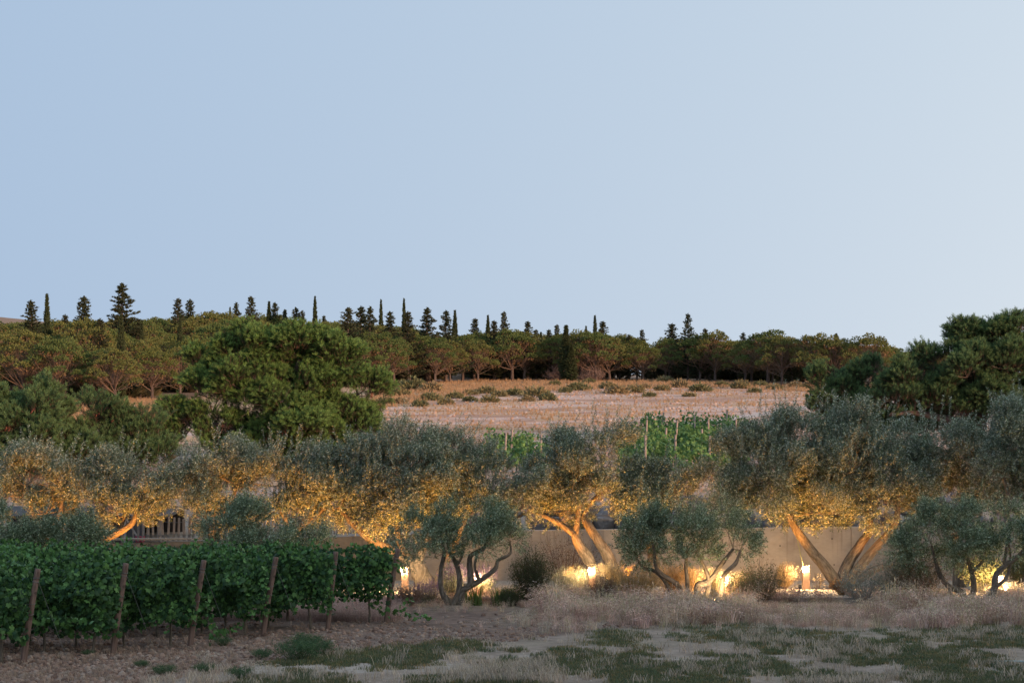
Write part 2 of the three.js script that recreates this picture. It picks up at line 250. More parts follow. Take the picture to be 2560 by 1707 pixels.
// ---------------------------------------------------------------- path, wall, fence, shed
const WD = 58.6;
function wallTop(x) { const px = 512 + x / WD * F, y = curve([[-60, 545], [110, 543.5], [190, 542], [340, 535.5], [404, 534], [540, 529.5], [700, 528], [890, 526], [1080, 524.5]], px); return CH + (HY - y) / F * WD; }
seed = 5;
{
  const gravel = texture(1024, 1024, (u, v) => mix3([0.34, 0.28, 0.22], [0.52, 0.44, 0.36], clamp(fbm(u * 80, v * 80, 0, 3) * 1.2 - 0.1 + (hash(u * 1024, v * 1024, 3) - 0.5) * 0.4))), gb = texture(512, 512, (u, v) => hash(u * 256, v * 256, 1) * 0.6 + fbm(u * 40, v * 40, 0, 2) * 0.4, false);
  gravel.repeat.set(0.25, 0.25); gb.repeat.set(0.5, 0.5);
  struct('gravel_path', grid(steps(-36, 36, 220), steps(50.12, WD + 0.05, 40), (x, d) => 0.12 + (fbm(x * 1.2, d * 1.2, 3, 3) - 0.5) * 0.06, (x, d) => [x, d]), new THREE.MeshStandardMaterial({ map: gravel, bumpMap: gb, bumpScale: 0.015, roughness: 1 }));
  const kerbMat = new THREE.MeshStandardMaterial({ map: texture(256, 64, (u, v) => mix3([0.28, 0.24, 0.21], [0.40, 0.35, 0.30], fbm(u * 20, v * 6, 0, 4))), roughness: 0.95 });
  const kg = boxGeo(0.985, 0.26, 0.12, 0, 0, 0, 0.012), kerb = new THREE.Group(); kerb.name = 'path_kerb'; kerb.userData.kind = 'structure'; scene.add(kerb);
  for (let x = -18.5; x < 18.6; x += 1) { const m = part('kerb_stone', kg, kerbMat, kerb); m.position.set(x, 0.03 + rr(-0.006, 0.006), -50.06 + rr(-0.008, 0.008)); }

  const concrete = (lo, hi, stain) => texture(1024, 512, (u, v) => {
    const n = fbm(u * 10, v * 6, 0, 5), c = fbm(u * 60, v * 50, 2.2, 3), drip = smooth(0.55, 0.75, fbm(u * 70, v * 1.4, 7.7, 3)) * smooth(0.15, 1, v), blot = smooth(0.55, 0.75, fbm(u * 4 + 3, v * 3, 5.5, 4));
    let b = mix3(lo, hi, clamp(n * 0.9 + (c - 0.5) * 0.5)); b = mix3(b, stain, drip * 0.5 + blot * 0.35); return b;
  });
  const wallMat = new THREE.MeshStandardMaterial({ map: concrete([0.38, 0.315, 0.27], [0.53, 0.45, 0.39], [0.25, 0.20, 0.17]), roughness: 0.92, bumpMap: texture(256, 256, (u, v) => fbm(u * 24, v * 24, 0, 4), false), bumpScale: 0.006 });
  const oldMat = new THREE.MeshStandardMaterial({ map: concrete([0.20, 0.165, 0.135], [0.34, 0.285, 0.235], [0.12, 0.10, 0.085]), roughness: 0.95 });
  const wallPanel = (x0, x1, thick, gap) => { // a panel whose top follows wallTop
    const s = new THREE.Shape(), a = x0 + gap, b = x1 - gap; s.moveTo(a, -0.2); s.lineTo(b, -0.2); s.lineTo(b, wallTop(b)); s.lineTo(a, wallTop(a));
    const g = new THREE.ExtrudeGeometry(s, { depth: thick, bevelEnabled: true, bevelSize: 0.01, bevelThickness: 0.01, bevelSegments: 1 }), p = g.attributes.position, uv = g.attributes.uv;
    for (let k = 0; k < p.count; k++) uv.setXY(k, (p.getX(k) + 40) / 5.2, clamp(p.getY(k) / 2 + 0.02, 0.01, 0.99));
    g.translate(0, 0, -WD - thick); return g;
  };
  const cw = thing('concrete_wall', 'long smooth beige concrete retaining wall behind the lamps and olives', 'wall');
  const joints = [-3.5, 0.45, 4.2, 8.05, 11.05, 14.9, 18.8, 23, 27.2, 31.4, 35.6];
  for (let k = 0; k + 1 < joints.length; k++) part('concrete_panel', wallPanel(joints[k], joints[k + 1], 0.28, 0.014), wallMat, cw);
  part('backing', boxGeo(39, 1.3, 0.12, 16.05, 0.55, -WD - 0.16), oldMat, cw);
  const holes = std(0.02, 0.018, 0.016, 1); // formwork tie holes
  for (const [px, py] of [[832, 538], [834, 564], [834, 573], [722, 541], [655, 552], [931, 540], [596, 545], [516, 565], [756, 566], [780, 545]]) { const m = part('tie_hole', new THREE.CylinderGeometry(0.022, 0.022, 0.012, 10), holes, cw); m.rotation.x = Math.PI / 2; const p = W(px, py, WD); m.position.set(p.x, p.y, -WD + 0.012); }
  const gw = thing('garden_wall', 'weathered low rendered wall under the paling fence on the left', 'wall');
  for (let x = -39.64; x < -3.6; x += 5.16) part('wall_section', wallPanel(x, Math.min(-3.5, x + 5.16), 0.3, 0.004), oldMat, gw);
  part('coping', (() => { const s = new THREE.Shape(), a = -39.5, b = -8.2; s.moveTo(a, wallTop(a) + 0.012); s.lineTo(b, wallTop(b) + 0.012); s.lineTo(b, wallTop(b) + 0.07); s.lineTo(a, wallTop(a) + 0.07); const g = new THREE.ExtrudeGeometry(s, { depth: 0.38, bevelEnabled: false }); g.translate(0, 0, -WD - 0.34); return g; })(), new THREE.MeshStandardMaterial({ color: col(0.36, 0.31, 0.27), roughness: 0.95 }), gw);

  // paling fences
  const pal = [0.05, 0.075, 0.1].map(w => { const s = new THREE.Shape(); s.moveTo(-w / 2, 0); s.lineTo(w / 2, 0); s.lineTo(w / 2 * 0.9, 0.96); s.lineTo(w * 0.1, 1); s.lineTo(-w / 2 * 0.85, 0.97); const g = new THREE.ExtrudeGeometry(s, { depth: 0.022, bevelEnabled: false }); return g; });
  function paling(label, x0, x1, d, hgt, step, wset, lean) {
    const t = thing('paling_fence', label, 'fence', V(x0, 0, -d));
    for (let x = x0; x < x1; x += step * rr(0.8, 1.25)) { const m = part('pale', pal[wset[Math.floor(rnd() * wset.length)]], M.paling, t); m.position.set(x - x0, wallTop(x) + 0.05, rr(-0.02, 0.02)); m.rotation.z = rr(-0.05, 0.05) + lean; m.scale.y = hgt * rr(0.88, 1.1); }
    for (const f of [0.25, 0.75]) { const n = 8, pts = Array.from({ length: n + 1 }, (_, k) => { const x = lerp(x0, x1, k / n); return V(x - x0, wallTop(x) + 0.05 + hgt * f + rr(-0.02, 0.02), 0.035); }); part('fence_wire', new THREE.TubeGeometry(new THREE.CatmullRomCurve3(pts), 24, 0.006, 4), M.wire, t); }
  }
  paling('wide grey wooden palings standing beside the shed door', -12.45, -10.4, 59.2, 0.82, 0.15, [1, 1, 2, 0], 0);
  paling('long run of thin chestnut palings behind the olive trunks, tilted and weathered', -10.2, -3.6, 59.4, 0.9, 0.085, [0, 0, 1], -0.03);

  // open timber shed on the left terrace
  const sx = (px, d = 60.2) => (px - 512) / F * d, sy = py => CH + (HY - py) / F * 60.2;
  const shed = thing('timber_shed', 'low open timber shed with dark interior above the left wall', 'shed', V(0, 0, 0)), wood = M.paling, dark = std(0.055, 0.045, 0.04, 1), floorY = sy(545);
  part('roof', (() => { const g = boxGeo(6.4, 0.07, 3.6); g.rotateX(0.07); g.translate(sx(75), sy(512), -61.6); return g; })(), new THREE.MeshStandardMaterial({ map: texture(256, 128, (u, v) => mix3([0.045, 0.043, 0.045], [0.10, 0.095, 0.095], fbm(u * 20, v * 6, 0, 3)).map(k => k * (Math.sin(u * 250) > 0 ? 1 : 0.85))), roughness: 0.95 }), shed);
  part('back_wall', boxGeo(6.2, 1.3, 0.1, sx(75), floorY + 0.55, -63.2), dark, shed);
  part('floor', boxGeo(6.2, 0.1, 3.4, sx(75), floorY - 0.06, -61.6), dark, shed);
  part('front_beam', boxGeo(6.2, 0.12, 0.1, sx(75), sy(516), -60.05), std(0.13, 0.115, 0.11), shed);
  for (const px of [22, 66, 112, 124, 160]) part('post', boxGeo(0.12, 1.05, 0.11, sx(px), floorY + 0.48, -60.06), wood, shed);
  for (let k = 0; k < 4; k++) part('side_board', boxGeo(0.2, 1.0, 0.03, sx(114) + k * 0.21 * 0.45, floorY + 0.47, -60.25 - k * 0.04), std(0.16, 0.14, 0.13), shed);
  part('counter', boxGeo(1.1, 0.06, 0.5, sx(98), floorY + 0.12, -60.2), std(0.22, 0.17, 0.12), shed);
  const gate = thing('wooden_gate', 'small pale wooden gate with one diagonal brace beside the shed', 'gate', V(sx(136), floorY, -59.9));
  const gm = new THREE.MeshStandardMaterial({ color: col(0.40, 0.37, 0.35), roughness: 0.95 });
  for (const x of [-0.30, 0.30]) part('stile', boxGeo(0.075, 1.0, 0.05, x, 0.5, 0, 0.006), gm, gate);
  for (const y of [0.08, 0.94]) part('rail', boxGeo(0.52, 0.07, 0.04, 0, y, 0, 0.006), gm, gate);
  part('brace', (() => { const g = boxGeo(0.055, 1.02, 0.03); g.rotateZ(0.55); g.translate(0, 0.5, 0.04); return g; })(), gm, gate);
  part('mesh_infill', boxGeo(0.52, 0.82, 0.01, 0, 0.51, -0.02), std(0.10, 0.095, 0.095), gate);
  const pot = new THREE.LatheGeometry([[0.001, 0], [0.10, 0], [0.15, 0.12], [0.165, 0.24], [0.175, 0.27], [0.15, 0.27], [0.14, 0.2], [0.001, 0.18]].map(a => new THREE.Vector2(...a)), 20); const pm = part('flower_pot', pot, std(0.42, 0.05, 0.10, 0.5), scene); pm.position.set(sx(140, 59.6), floorY + 0.07, -59.6); tag(pm, 'crimson pink flower pot at the foot of the wooden gate', 'pot');
}


{ // unseen building added at the right to keep the low sun off the foreground
  const t = thing('added_shade_building', 'long tall unseen building with gabled roof, added to shade the foreground', 'building', V(29.5, 0, -15.7)); t.rotation.y = 0.785;
  const stone = std(0.42, 0.36, 0.29, 0.95), tile = std(0.34, 0.17, 0.11, 0.9), wood = std(0.16, 0.10, 0.07, 0.8), glass = std(0.05, 0.06, 0.07, 0.15);
  const L = 46, Wd = 12, E = 9.5;
  for (const z of [-Wd / 2, Wd / 2]) part('long_wall', boxGeo(L, E, 0.5, 0, E / 2, z), stone, t);
  for (const x of [-L / 2 + 0.26, L / 2 - 0.26]) { const s = new THREE.Shape(); s.moveTo(-Wd / 2 + 0.26, 0); s.lineTo(Wd / 2 - 0.26, 0); s.lineTo(Wd / 2 - 0.26, E - 0.01); s.lineTo(0, E + 2.6); s.lineTo(-Wd / 2 + 0.26, E - 0.01); const g = new THREE.ExtrudeGeometry(s, { depth: 0.5, bevelEnabled: false }); g.rotateY(Math.PI / 2); g.translate(x - 0.25, 0, 0); part('gable_wall', g, stone, t); }
  for (const sd of [-1, 1]) { const g = boxGeo(L + 1, 0.18, 7.1); g.rotateX(sd * 0.41); g.translate(0, E + 1.35, sd * 3.25); part('roof_slope', g, tile, t); }
  for (let k = -4; k <= 4; k++) for (const sd of [-1, 1]) { const w = part('window', boxGeo(1.2, 1.9, 0.06, k * 4.8, 6, sd * (Wd / 2 + 0.28)), wood, t); part('pane', boxGeo(1.0, 1.7, 0.03, k * 4.8, 6, sd * (Wd / 2 + 0.32)), glass, w); }
  const dr = part('door', boxGeo(2.6, 3.2, 0.08, 0, 1.6, -Wd / 2 - 0.3), wood, t); part('handle', boxGeo(0.05, 0.25, 0.06, 0.9, 1.4, -Wd / 2 - 0.37), std(0.3, 0.3, 0.3, 0.4, { metalness: 0.8 }), dr);
}
// ---------------------------------------------------------------- foliage pieces
function olivesprayGeo(n, len, c1, c2) {
  const g = new Geo(), bend = V(rr(-0.1, 0.1), 0, rr(-0.1, 0.1));
  const at = t => V(bend.x * t * t, t * len, bend.z * t * t);
  g.stick(at(0), at(0.95), 0.003, 0.0015, [0.20, 0.17, 0.13]);
  for (let k = 0; k < n; k++) {
    const t = 0.12 + 0.88 * k / (n - 1), a = k * 1.9 + rr(-0.4, 0.4), up = rr(0.5, 1.3);
    const d = V(Math.cos(a), up, Math.sin(a)).normalize(), s = d.clone().cross(dirRnd()).normalize();
    g.leaf(at(t), d, s, rr(0.055, 0.085), rr(0.015, 0.021), jit(rnd() < 0.58 ? c1 : c2, 0.22));
  }
  return g.build();
}
function pineBrushGeo(n, len, c1, c2) {
  const g = new Geo(), bend = V(rr(-0.12, 0.12), 0, rr(-0.12, 0.12)), at = t => V(bend.x * t * t, t * len, bend.z * t * t);
  g.stick(at(0), at(0.9), 0.010, 0.004, [0.12, 0.085, 0.06]);
  for (let k = 0; k < n; k++) {
    const t = 0.25 + 0.75 * Math.pow(k / (n - 1), 0.8), a = k * 2.4, d = V(Math.cos(a), rr(0.7, 1.9), Math.sin(a)).normalize();
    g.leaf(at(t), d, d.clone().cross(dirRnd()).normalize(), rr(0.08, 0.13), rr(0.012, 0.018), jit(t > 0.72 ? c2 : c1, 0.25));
  }
  return g.build();
}
seed = 11;
const OLIVE = [0, 1, 2, 3].map(() => olivesprayGeo(17, rr(0.26, 0.36), [0.145, 0.19, 0.12], [0.50, 0.555, 0.45]));
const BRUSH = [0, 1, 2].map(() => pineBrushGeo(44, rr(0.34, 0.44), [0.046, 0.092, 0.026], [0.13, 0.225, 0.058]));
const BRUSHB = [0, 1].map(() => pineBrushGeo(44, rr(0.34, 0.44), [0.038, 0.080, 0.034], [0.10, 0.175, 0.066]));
function vineLeafGeo() {
  const g = new Geo(), c = [1, 1, 1], o = g.v(0, 0, 0, c), R = [[0.18, -0.25], [0.52, -0.12], [0.42, 0.25], [0.60, 0.55], [0.26, 0.62], [0, 1.0], [-0.26, 0.62], [-0.60, 0.55], [-0.42, 0.25], [-0.52, -0.12], [-0.18, -0.25]];
  const ids = R.map(([x, y]) => g.v(x, y, -0.28 * Math.abs(x) - 0.14 * y * y, c));
  for (let k = 0; k + 1 < ids.length; k++) g.tri(o, ids[k], ids[k + 1]);
  const b = g.build(true); return b;
}
const VLEAF = vineLeafGeo();

// fills lobes (centre, radii) with clumps of sprays; returns {p,q,s,c} lists, one for each spray shape
function sprays(lobes, o) {
  const lists = o.shapes.map(() => []);
  for (const L of lobes) {
    const [a, b, c] = [L.r.x, L.r.y, L.r.z], size = Math.cbrt(a * b * c), n = Math.round(o.density * (a * b + b * c + a * c) / 3 * 4.2), ns = Math.max(5, Math.round(o.clumps * (a * b + a * c + b * c) / (o.clump * o.clump) / 3));
    const subs = [];
    for (let k = 0; k < ns; k++) { const u = dirRnd(); if (u.y < -0.35 && rnd() < 0.5) u.y *= -1; const t = Math.pow(rnd(), 0.45) * 0.9; subs.push({ p: V(u.x * a * t, u.y * b * t, u.z * c * t), u, r: o.clump * rr(0.7, 1.25), w: rr(0.8, 1.2) }); }
    for (let k = 0; k < n; k++) {
      const S = pick(subs), v = dirRnd(), out = S.u;
      if (v.dot(out) < rr(-1.1, 0.1)) v.multiplyScalar(-1);
      if (v.y < 0 && rnd() < (o.flat ?? 0.3)) v.y *= -0.6;
      const p = S.p.clone().addScaledVector(v, S.r * Math.pow(rr(0.12, 1), 0.5)); p.y -= v.y < 0 ? v.y * S.r * 0.25 : 0;
      const w = p.y / b, up = o.up * (w < -0.3 ? 0.35 : 1), dir = v.clone().multiplyScalar(0.6).addScaledVector(out, 0.35).add(V(0, up, 0)).addScaledVector(dirRnd(), o.loose ?? 0.45);
      if (o.wind) dir.add(o.wind);
      p.add(L.p);
      if (o.gap && fbm(p.x * o.gapF + 31, p.y * o.gapF, p.z * o.gapF, 2) < o.gap) continue;
      const f = rr(0.75, 1.25);
      lists[Math.floor(rnd() * lists.length)].push({ p, q: aim(dir), s: o.scale * rr(0.75, 1.3), c: col(f * rr(0.94, 1.06), f, f * rr(0.92, 1.08)).multiply(o.tint || col(1, 1, 1)) });
    }
    if (o.shoots) for (let k = 0; k < o.shoots * a * c; k++) { // upright young shoots along the top
      const an = rr(0, 6.28), t = Math.sqrt(rnd()) * 0.95, x = Math.cos(an) * a * t, z = Math.sin(an) * c * t, y = b * Math.sqrt(Math.max(0, 1 - t * t)) * rr(0.8, 1.0);
      const dir = V(x / a * 0.5 + rr(-0.25, 0.25), 1, z / c * 0.5 + rr(-0.25, 0.25)).normalize(), m = 2 + Math.floor(rnd() * 2.6);
      if (o.wind) dir.add(o.wind).normalize();
      for (let j = 0; j < m; j++) lists[Math.floor(rnd() * lists.length)].push({ p: V(L.p.x + x, L.p.y + y, L.p.z + z).addScaledVector(dir, j * 0.24), q: aim(dir.clone().addScaledVector(dirRnd(), 0.12)), s: o.scale * rr(0.85, 1.1), c: col(1, 1, 1).multiplyScalar(rr(0.85, 1.2)).multiply(o.tint || col(1, 1, 1)) });
    }
  }
  return lists;
}
const pxLobes = (spec, d, base, deep = 0.95) => spec.map(([px, py, rx, ry, dz]) => { const k = d / F, off = dz ?? rr(-0.35, 0.35) * rx * k, p = W(px, py, d); p.z += off; p.sub(base); return { p, r: V(rx * k, ry * k, Math.max(ry, rx * 0.8) * k * deep) }; });
const pxPath = (spec, d, base, sway = 0.25) => { let z = 0; return spec.map(([px, py, r], i) => { const k = d / F; if (i) z += rr(-sway, sway) * 0.5; const p = W(px, py, d); p.z += z; return { p: p.sub(base), r: r * k }; }); };
function twigsTo(lobes, ends, perLobe, w, c) { // branches from the nearest limb end into every lobe, then finer twigs
  const g = new Geo();
  for (const L of lobes) {
    let best = ends[0]; for (const e of ends) if (e.distanceTo(L.p) < best.distanceTo(L.p)) best = e;
    const mid = best.clone().lerp(L.p, 0.55).add(V(rr(-0.15, 0.15), -0.12, rr(-0.15, 0.15)));
    g.stick(best, mid, w, w * 0.75, c); g.stick(mid, L.p, w * 0.75, w * 0.5, c);
    for (let k = 0; k < perLobe; k++) {
      const u = dirRnd(); if (u.y < -0.5) u.y *= -1; const s = (rnd() < 0.5 ? mid : L.p), e = L.p.clone().add(V(u.x * L.r.x, u.y * L.r.y, u.z * L.r.z).multiplyScalar(rr(0.65, 0.98))), m = s.clone().lerp(e, rr(0.4, 0.6)).add(V(rr(-0.12, 0.12), rr(-0.1, 0.02), rr(-0.12, 0.12)));
      g.stick(s, m, w * 0.42, w * 0.28, c); g.stick(m, e, w * 0.28, w * 0.1, c);
      for (let j = 0; j < 3; j++) { const q = m.clone().lerp(e, rr(0, 0.8)); g.stick(q, q.clone().addScaledVector(dirRnd().add(V(0, 0.3, 0)), rr(0.2, 0.45)), w * 0.16, w * 0.06, c); }
    }
  }
  return g.build(true);
}

// ---------------------------------------------------------------- olive trees
function olive(name, label, group, d, basePx, lobes, limbs, o = {}) {
  const base = onGround(basePx, d, o.y), t = thing(name, label, 'tree', base, group), L = pxLobes(lobes, d, base), ends = [];
  limbs.forEach((s, i) => { const p = pxPath(s, d, base, i ? 0.3 : 0.05); if (i === 0) p[0].p.y = -0.05; ends.push(p[p.length - 1].p, p[p.length - 2].p); part(i ? 'limb' : 'trunk', limbGeo(p, 9, 0.22), M.oliveBark, t); });
  const tw = part('twigs', twigsTo(L, ends, o.twigs ?? 9, o.tw ?? 0.03, [0.24, 0.20, 0.15]), M.twig, t); tw.userData.kind = 'stuff';
  const lists = sprays(L, { shapes: OLIVE, density: o.density ?? 270, clumps: 1.2, clump: o.clump ?? 0.40, up: 0.55, scale: o.scale ?? 1.12, shoots: o.shoots ?? 15, gap: o.gap ?? 0.27, gapF: 1.3, wind: V(0.18, 0, 0), tint: o.tint });
  const crown = new THREE.Group(); crown.name = 'crown'; crown.userData.kind = 'stuff'; t.add(crown);
  lists.forEach((l, i) => instanced('leaf_sprays', OLIVE[i], M.olive, l, crown));
  return t;
}
seed = 21;
const BIG = 'large old olives along the concrete wall', D7 = 54, Yp = 0.12;
olive('olive_tree', 'large spreading olive with V-shaped trunk behind the lit bollard and feather grass', BIG, 54.2, 840,
  [[745, 470, 42, 36], [790, 440, 46, 30], [768, 502, 56, 26], [835, 482, 58, 42], [852, 440, 46, 28], [882, 500, 36, 28], [815, 512, 46, 20], [892, 458, 28, 28], [725, 492, 26, 24], [765, 478, 44, 32, 0.6], [908, 490, 28, 24], [800, 468, 40, 28, -0.8], [850, 468, 42, 32, 0.6], [868, 478, 36, 30, -0.7]],
  [[[840, 594, 12], [839, 586, 10], [839, 578, 9]], [[836, 582, 7], [822, 562, 5.8], [808, 545, 4.8], [797, 530, 4.2], [783, 505, 2.8], [760, 482, 1.5]], [[842, 582, 7], [850, 560, 5.2], [862, 543, 4.7], [872, 528, 4.2], [862, 500, 2.8], [845, 470, 1.5]], [[846, 584, 6], [862, 563, 4.8], [880, 541, 4.2], [892, 526, 3.6], [896, 500, 2.4], [890, 470, 1.4]], [[850, 586, 4.5], [875, 569, 3.6], [900, 560, 3], [915, 545, 2]]], { y: Yp });
olive('olive_tree', 'leaning twin-trunk olive behind the bollard lamp and yellow grasses, before the beige wall', BIG, 54.5, 605,
  [[540, 490, 32, 26], [576, 466, 38, 28], [606, 447, 26, 20], [560, 512, 36, 15], [600, 498, 38, 24], [520, 503, 20, 18], [572, 492, 40, 26, 0.6]],
  [[[600, 592, 7], [590, 562, 5.8], [580, 545, 5.2], [574, 532, 4.6]], [[576, 535, 3.6], [560, 523, 2.8], [542, 514, 1.8]], [[576, 533, 3.4], [578, 515, 2.6], [582, 490, 1.6]], [[622, 592, 7], [608, 556, 5.8], [598, 540, 5.2], [590, 527, 4.4], [584, 514, 3], [600, 492, 1.8]]], { y: Yp });
olive('olive_tree', 'olive with short upright fork rising behind the dark-fronted young olive and grasses', BIG, 55.2, 655,
  [[650, 482, 32, 22], [675, 492, 25, 23], [640, 505, 40, 15], [625, 478, 24, 20]],
  [[[656, 592, 7], [653, 555, 5.6], [646, 530, 4.6], [640, 515, 4]], [[641, 518, 3], [630, 500, 2.2], [622, 480, 1.4]], [[643, 520, 3], [660, 505, 2.2], [674, 490, 1.4]]], { y: Yp });
olive('olive_tree', 'tallest-crowned olive with brightly lit thick trunk beside the bollard at the vine row end', BIG, 54.8, 424,
  [[410, 453, 46, 24], [362, 472, 34, 26], [455, 470, 44, 30], [345, 500, 36, 25], [400, 500, 56, 32], [460, 508, 44, 25], [490, 490, 26, 26], [425, 526, 42, 15], [372, 524, 32, 15], [412, 486, 44, 30, 0.7], [380, 492, 40, 28, -0.6], [440, 492, 40, 28, -0.6]],
  [[[428, 594, 13], [421, 575, 9], [412, 560, 7]], [[414, 564, 5.5], [395, 552, 4.6], [372, 540, 4], [350, 520, 3], [338, 506, 1.6]], [[416, 568, 5.5], [424, 545, 4.4], [430, 522, 3.2], [425, 490, 1.8]], [[440, 592, 6], [441, 572, 5], [452, 548, 3.6], [465, 520, 2]], [[408, 558, 4], [398, 535, 3.2], [402, 505, 1.8]]], { y: Yp });
olive('olive_tree', 'olive with orange-lit leaning trunk behind the fourth vine post, before the paling fence', BIG, 55.5, 274,
  [[300, 470, 38, 20], [275, 486, 32, 23], [315, 500, 36, 23], [285, 510, 33, 15], [335, 484, 24, 22]],
  [[[275, 594, 6], [278, 556, 5.4], [288, 538, 4.8], [303, 525, 3.8], [308, 508, 2.4]], [[291, 536, 3.4], [285, 518, 2.6], [276, 495, 1.5]], [[300, 527, 3], [318, 514, 2.2], [333, 495, 1.4]]], { y: Yp });
olive('olive_tree', 'silvery olive with a tall pointed crown between the shed and the paling fence', BIG, 56.0, 214,
  [[214, 462, 27, 20], [195, 490, 26, 24], [235, 490, 31, 26], [215, 514, 40, 15], [250, 472, 22, 18]],
  [[[214, 594, 6], [213, 550, 5], [212, 522, 4]], [[212, 525, 3], [200, 505, 2.2], [195, 488, 1.4]], [[213, 525, 3], [228, 508, 2.2], [238, 485, 1.4]]], { y: Yp });
olive('olive_tree', 'olive with forked orange-lit limbs in front of the wooden shed', BIG, 55.5, 90,
  [[120, 478, 31, 21], [95, 496, 27, 23], [145, 492, 31, 21], [118, 511, 40, 13], [166, 492, 19, 19]],
  [[[88, 594, 6.5], [92, 560, 5.6], [98, 546, 5], [104, 537, 4.4]], [[102, 540, 3.8], [104, 522, 3], [98, 505, 2], [92, 490, 1.4]], [[103, 540, 3.8], [120, 531, 3.4], [134, 521, 3], [142, 500, 1.8]], [[118, 533, 2.2], [124, 515, 1.8], [120, 495, 1.2]]], { y: Yp });
olive('olive_tree', 'leftmost large olive, rising behind two rounded young olives', BIG, 56.2, 46,
  [[35, 476, 33, 22], [60, 481, 33, 23], [10, 495, 28, 27], [48, 505, 46, 17]],
  [[[46, 594, 6.5], [48, 550, 5.4], [44, 530, 4.4]], [[45, 533, 3.4], [34, 514, 2.4], [28, 490, 1.5]], [[46, 533, 3.4], [60, 516, 2.6], [64, 490, 1.5]]], { y: Yp });
olive('olive_tree', 'olive crown under the big dark pine, above the widest young olive', BIG, 55, 958,
  [[950, 450, 38, 28], [925, 472, 29, 28], [965, 490, 44, 25], [932, 500, 35, 15], [985, 470, 32, 30], [915, 448, 24, 18]],
  [[[960, 594, 7], [958, 550, 5.6], [952, 522, 4.4]], [[953, 525, 3.4], [938, 505, 2.4], [928, 480, 1.5]], [[954, 525, 3.4], [966, 505, 2.4], [968, 475, 1.5]]], { y: Yp });
olive('olive_tree', 'rightmost large olive, its high grey crown cut by the picture edge', BIG, 53, 1030,
  [[1015, 436, 37, 32], [1000, 476, 37, 30], [1035, 490, 37, 27], [1045, 450, 37, 32]],
  [[[1030, 594, 8], [1030, 550, 6], [1026, 522, 5]], [[1027, 526, 3.6], [1012, 505, 2.6], [1002, 475, 1.6]], [[1028, 526, 3.6], [1036, 500, 2.6], [1038, 465, 1.6]]], { y: Yp });

const YOUNG = 'young olives in front of the path', small = { tw: 0.016, clump: 0.30, density: 330, scale: 1.0, shoots: 14, gap: 0.31, twigs: 8, tint: col(0.84, 0.93, 0.82) };
olive('young_olive', 'young multi-stemmed olive with crooked bare stems between lavender and dark shrub', YOUNG, 48.6, 456,
  [[425, 530, 26, 16], [408, 548, 16, 13], [445, 526, 22, 16], [482, 519, 22, 17], [506, 535, 21, 17], [478, 544, 24, 11], [436, 553, 20, 10]],
  [[[451, 607, 3.6], [442, 591, 2.9], [441, 570, 2.5], [444, 552, 1.8], [440, 535, 1]], [[453, 607, 3.2], [459.5, 585, 2.8], [456, 563, 2.3], [449, 550, 1.5], [446, 530, 1]], [[461.5, 606, 4.2], [463, 590, 3.6], [470, 584, 3.2], [469.7, 563, 2.6], [471, 555, 2.4], [485, 546, 1.8], [484, 528, 1]], [[468, 586, 3.2], [482, 578.5, 2.8], [495, 568, 2.3], [498, 560, 1.9], [510, 553, 1.4], [510, 540, 0.8]], [[479, 579, 2], [475, 565, 1.5], [478, 550, 0.9]], [[456, 566, 1.5], [463, 553, 1.1], [462, 535, 0.7]]], small);
olive('young_olive', 'young multi-stemmed olive above the bright ground spotlight, one limb parting to the right', YOUNG, 48.8, 698,
  [[645, 533, 24, 18], [632, 548, 15, 13], [667, 526, 26, 18], [690, 531, 20, 19], [650, 552, 23, 11], [685, 554, 23, 13], [706, 546, 9, 12], [736, 527, 16, 13], [741, 544, 15, 11], [728, 514, 8, 7]],
  [[[700.6, 607, 4.2], [698, 584, 3.4], [707, 582, 3], [722, 563, 2.4], [733, 548, 1.4]], [[703, 604, 3.6], [719, 598, 3.2], [721.5, 584, 2.7], [723, 573, 2.4], [734, 562, 2], [738, 550, 1.2]], [[702, 604, 3], [709, 584, 2.4], [704, 565, 1.7], [692, 545, 1]], [[688, 606, 3], [688, 584, 2.4], [687, 565, 1.8], [688, 545, 1]], [[681, 602, 2.8], [679, 586, 2.4], [657, 569, 2], [653.5, 549, 1.5], [650, 535, 0.9]], [[674, 602, 2.8], [667, 584, 2.2], [656, 571, 1.8], [642, 566, 1.3], [634, 550, 0.8]]], small);
olive('young_olive', 'widest young olive with curved bare stems behind the tall straw on the right', YOUNG, 48.9, 966,
  [[930, 525, 25, 17], [960, 519, 25, 17], [914, 545, 23, 15], [950, 545, 31, 19], [985, 540, 19, 15], [925, 560, 27, 11], [968, 558, 18, 9]],
  [[[966, 606, 4], [962.5, 592, 3.4], [948.6, 585, 2.9], [941.6, 577, 2.5], [937, 565, 2], [932, 545, 1.1]], [[967, 604, 3.4], [975, 590, 3], [973, 573, 2.4], [970, 562, 1.9], [962, 540, 1]], [[972, 572, 1.8], [984, 558, 1.4], [988, 545, 0.8]], [[950, 587, 2.2], [950, 600, 2], [951, 607, 1.8]]], small);
olive('young_olive', 'young olive at the right edge with one sinuous dark stem', YOUNG, 48.4, 986,
  [[1010, 521, 18, 13], [1030, 530, 20, 17], [1014, 545, 19, 10], [1045, 545, 20, 15]],
  [[[984, 608, 4], [995, 587, 3.4], [996, 576, 3], [1004, 565.5, 2.6], [1021, 554, 2.2], [1032, 535, 1.2]], [[996, 586, 2], [1006, 578, 1.6], [1012, 560, 1.2], [1010, 535, 0.8]], [[1004, 566, 1.8], [1006, 550, 1.3], [1008, 528, 0.8]]], small);
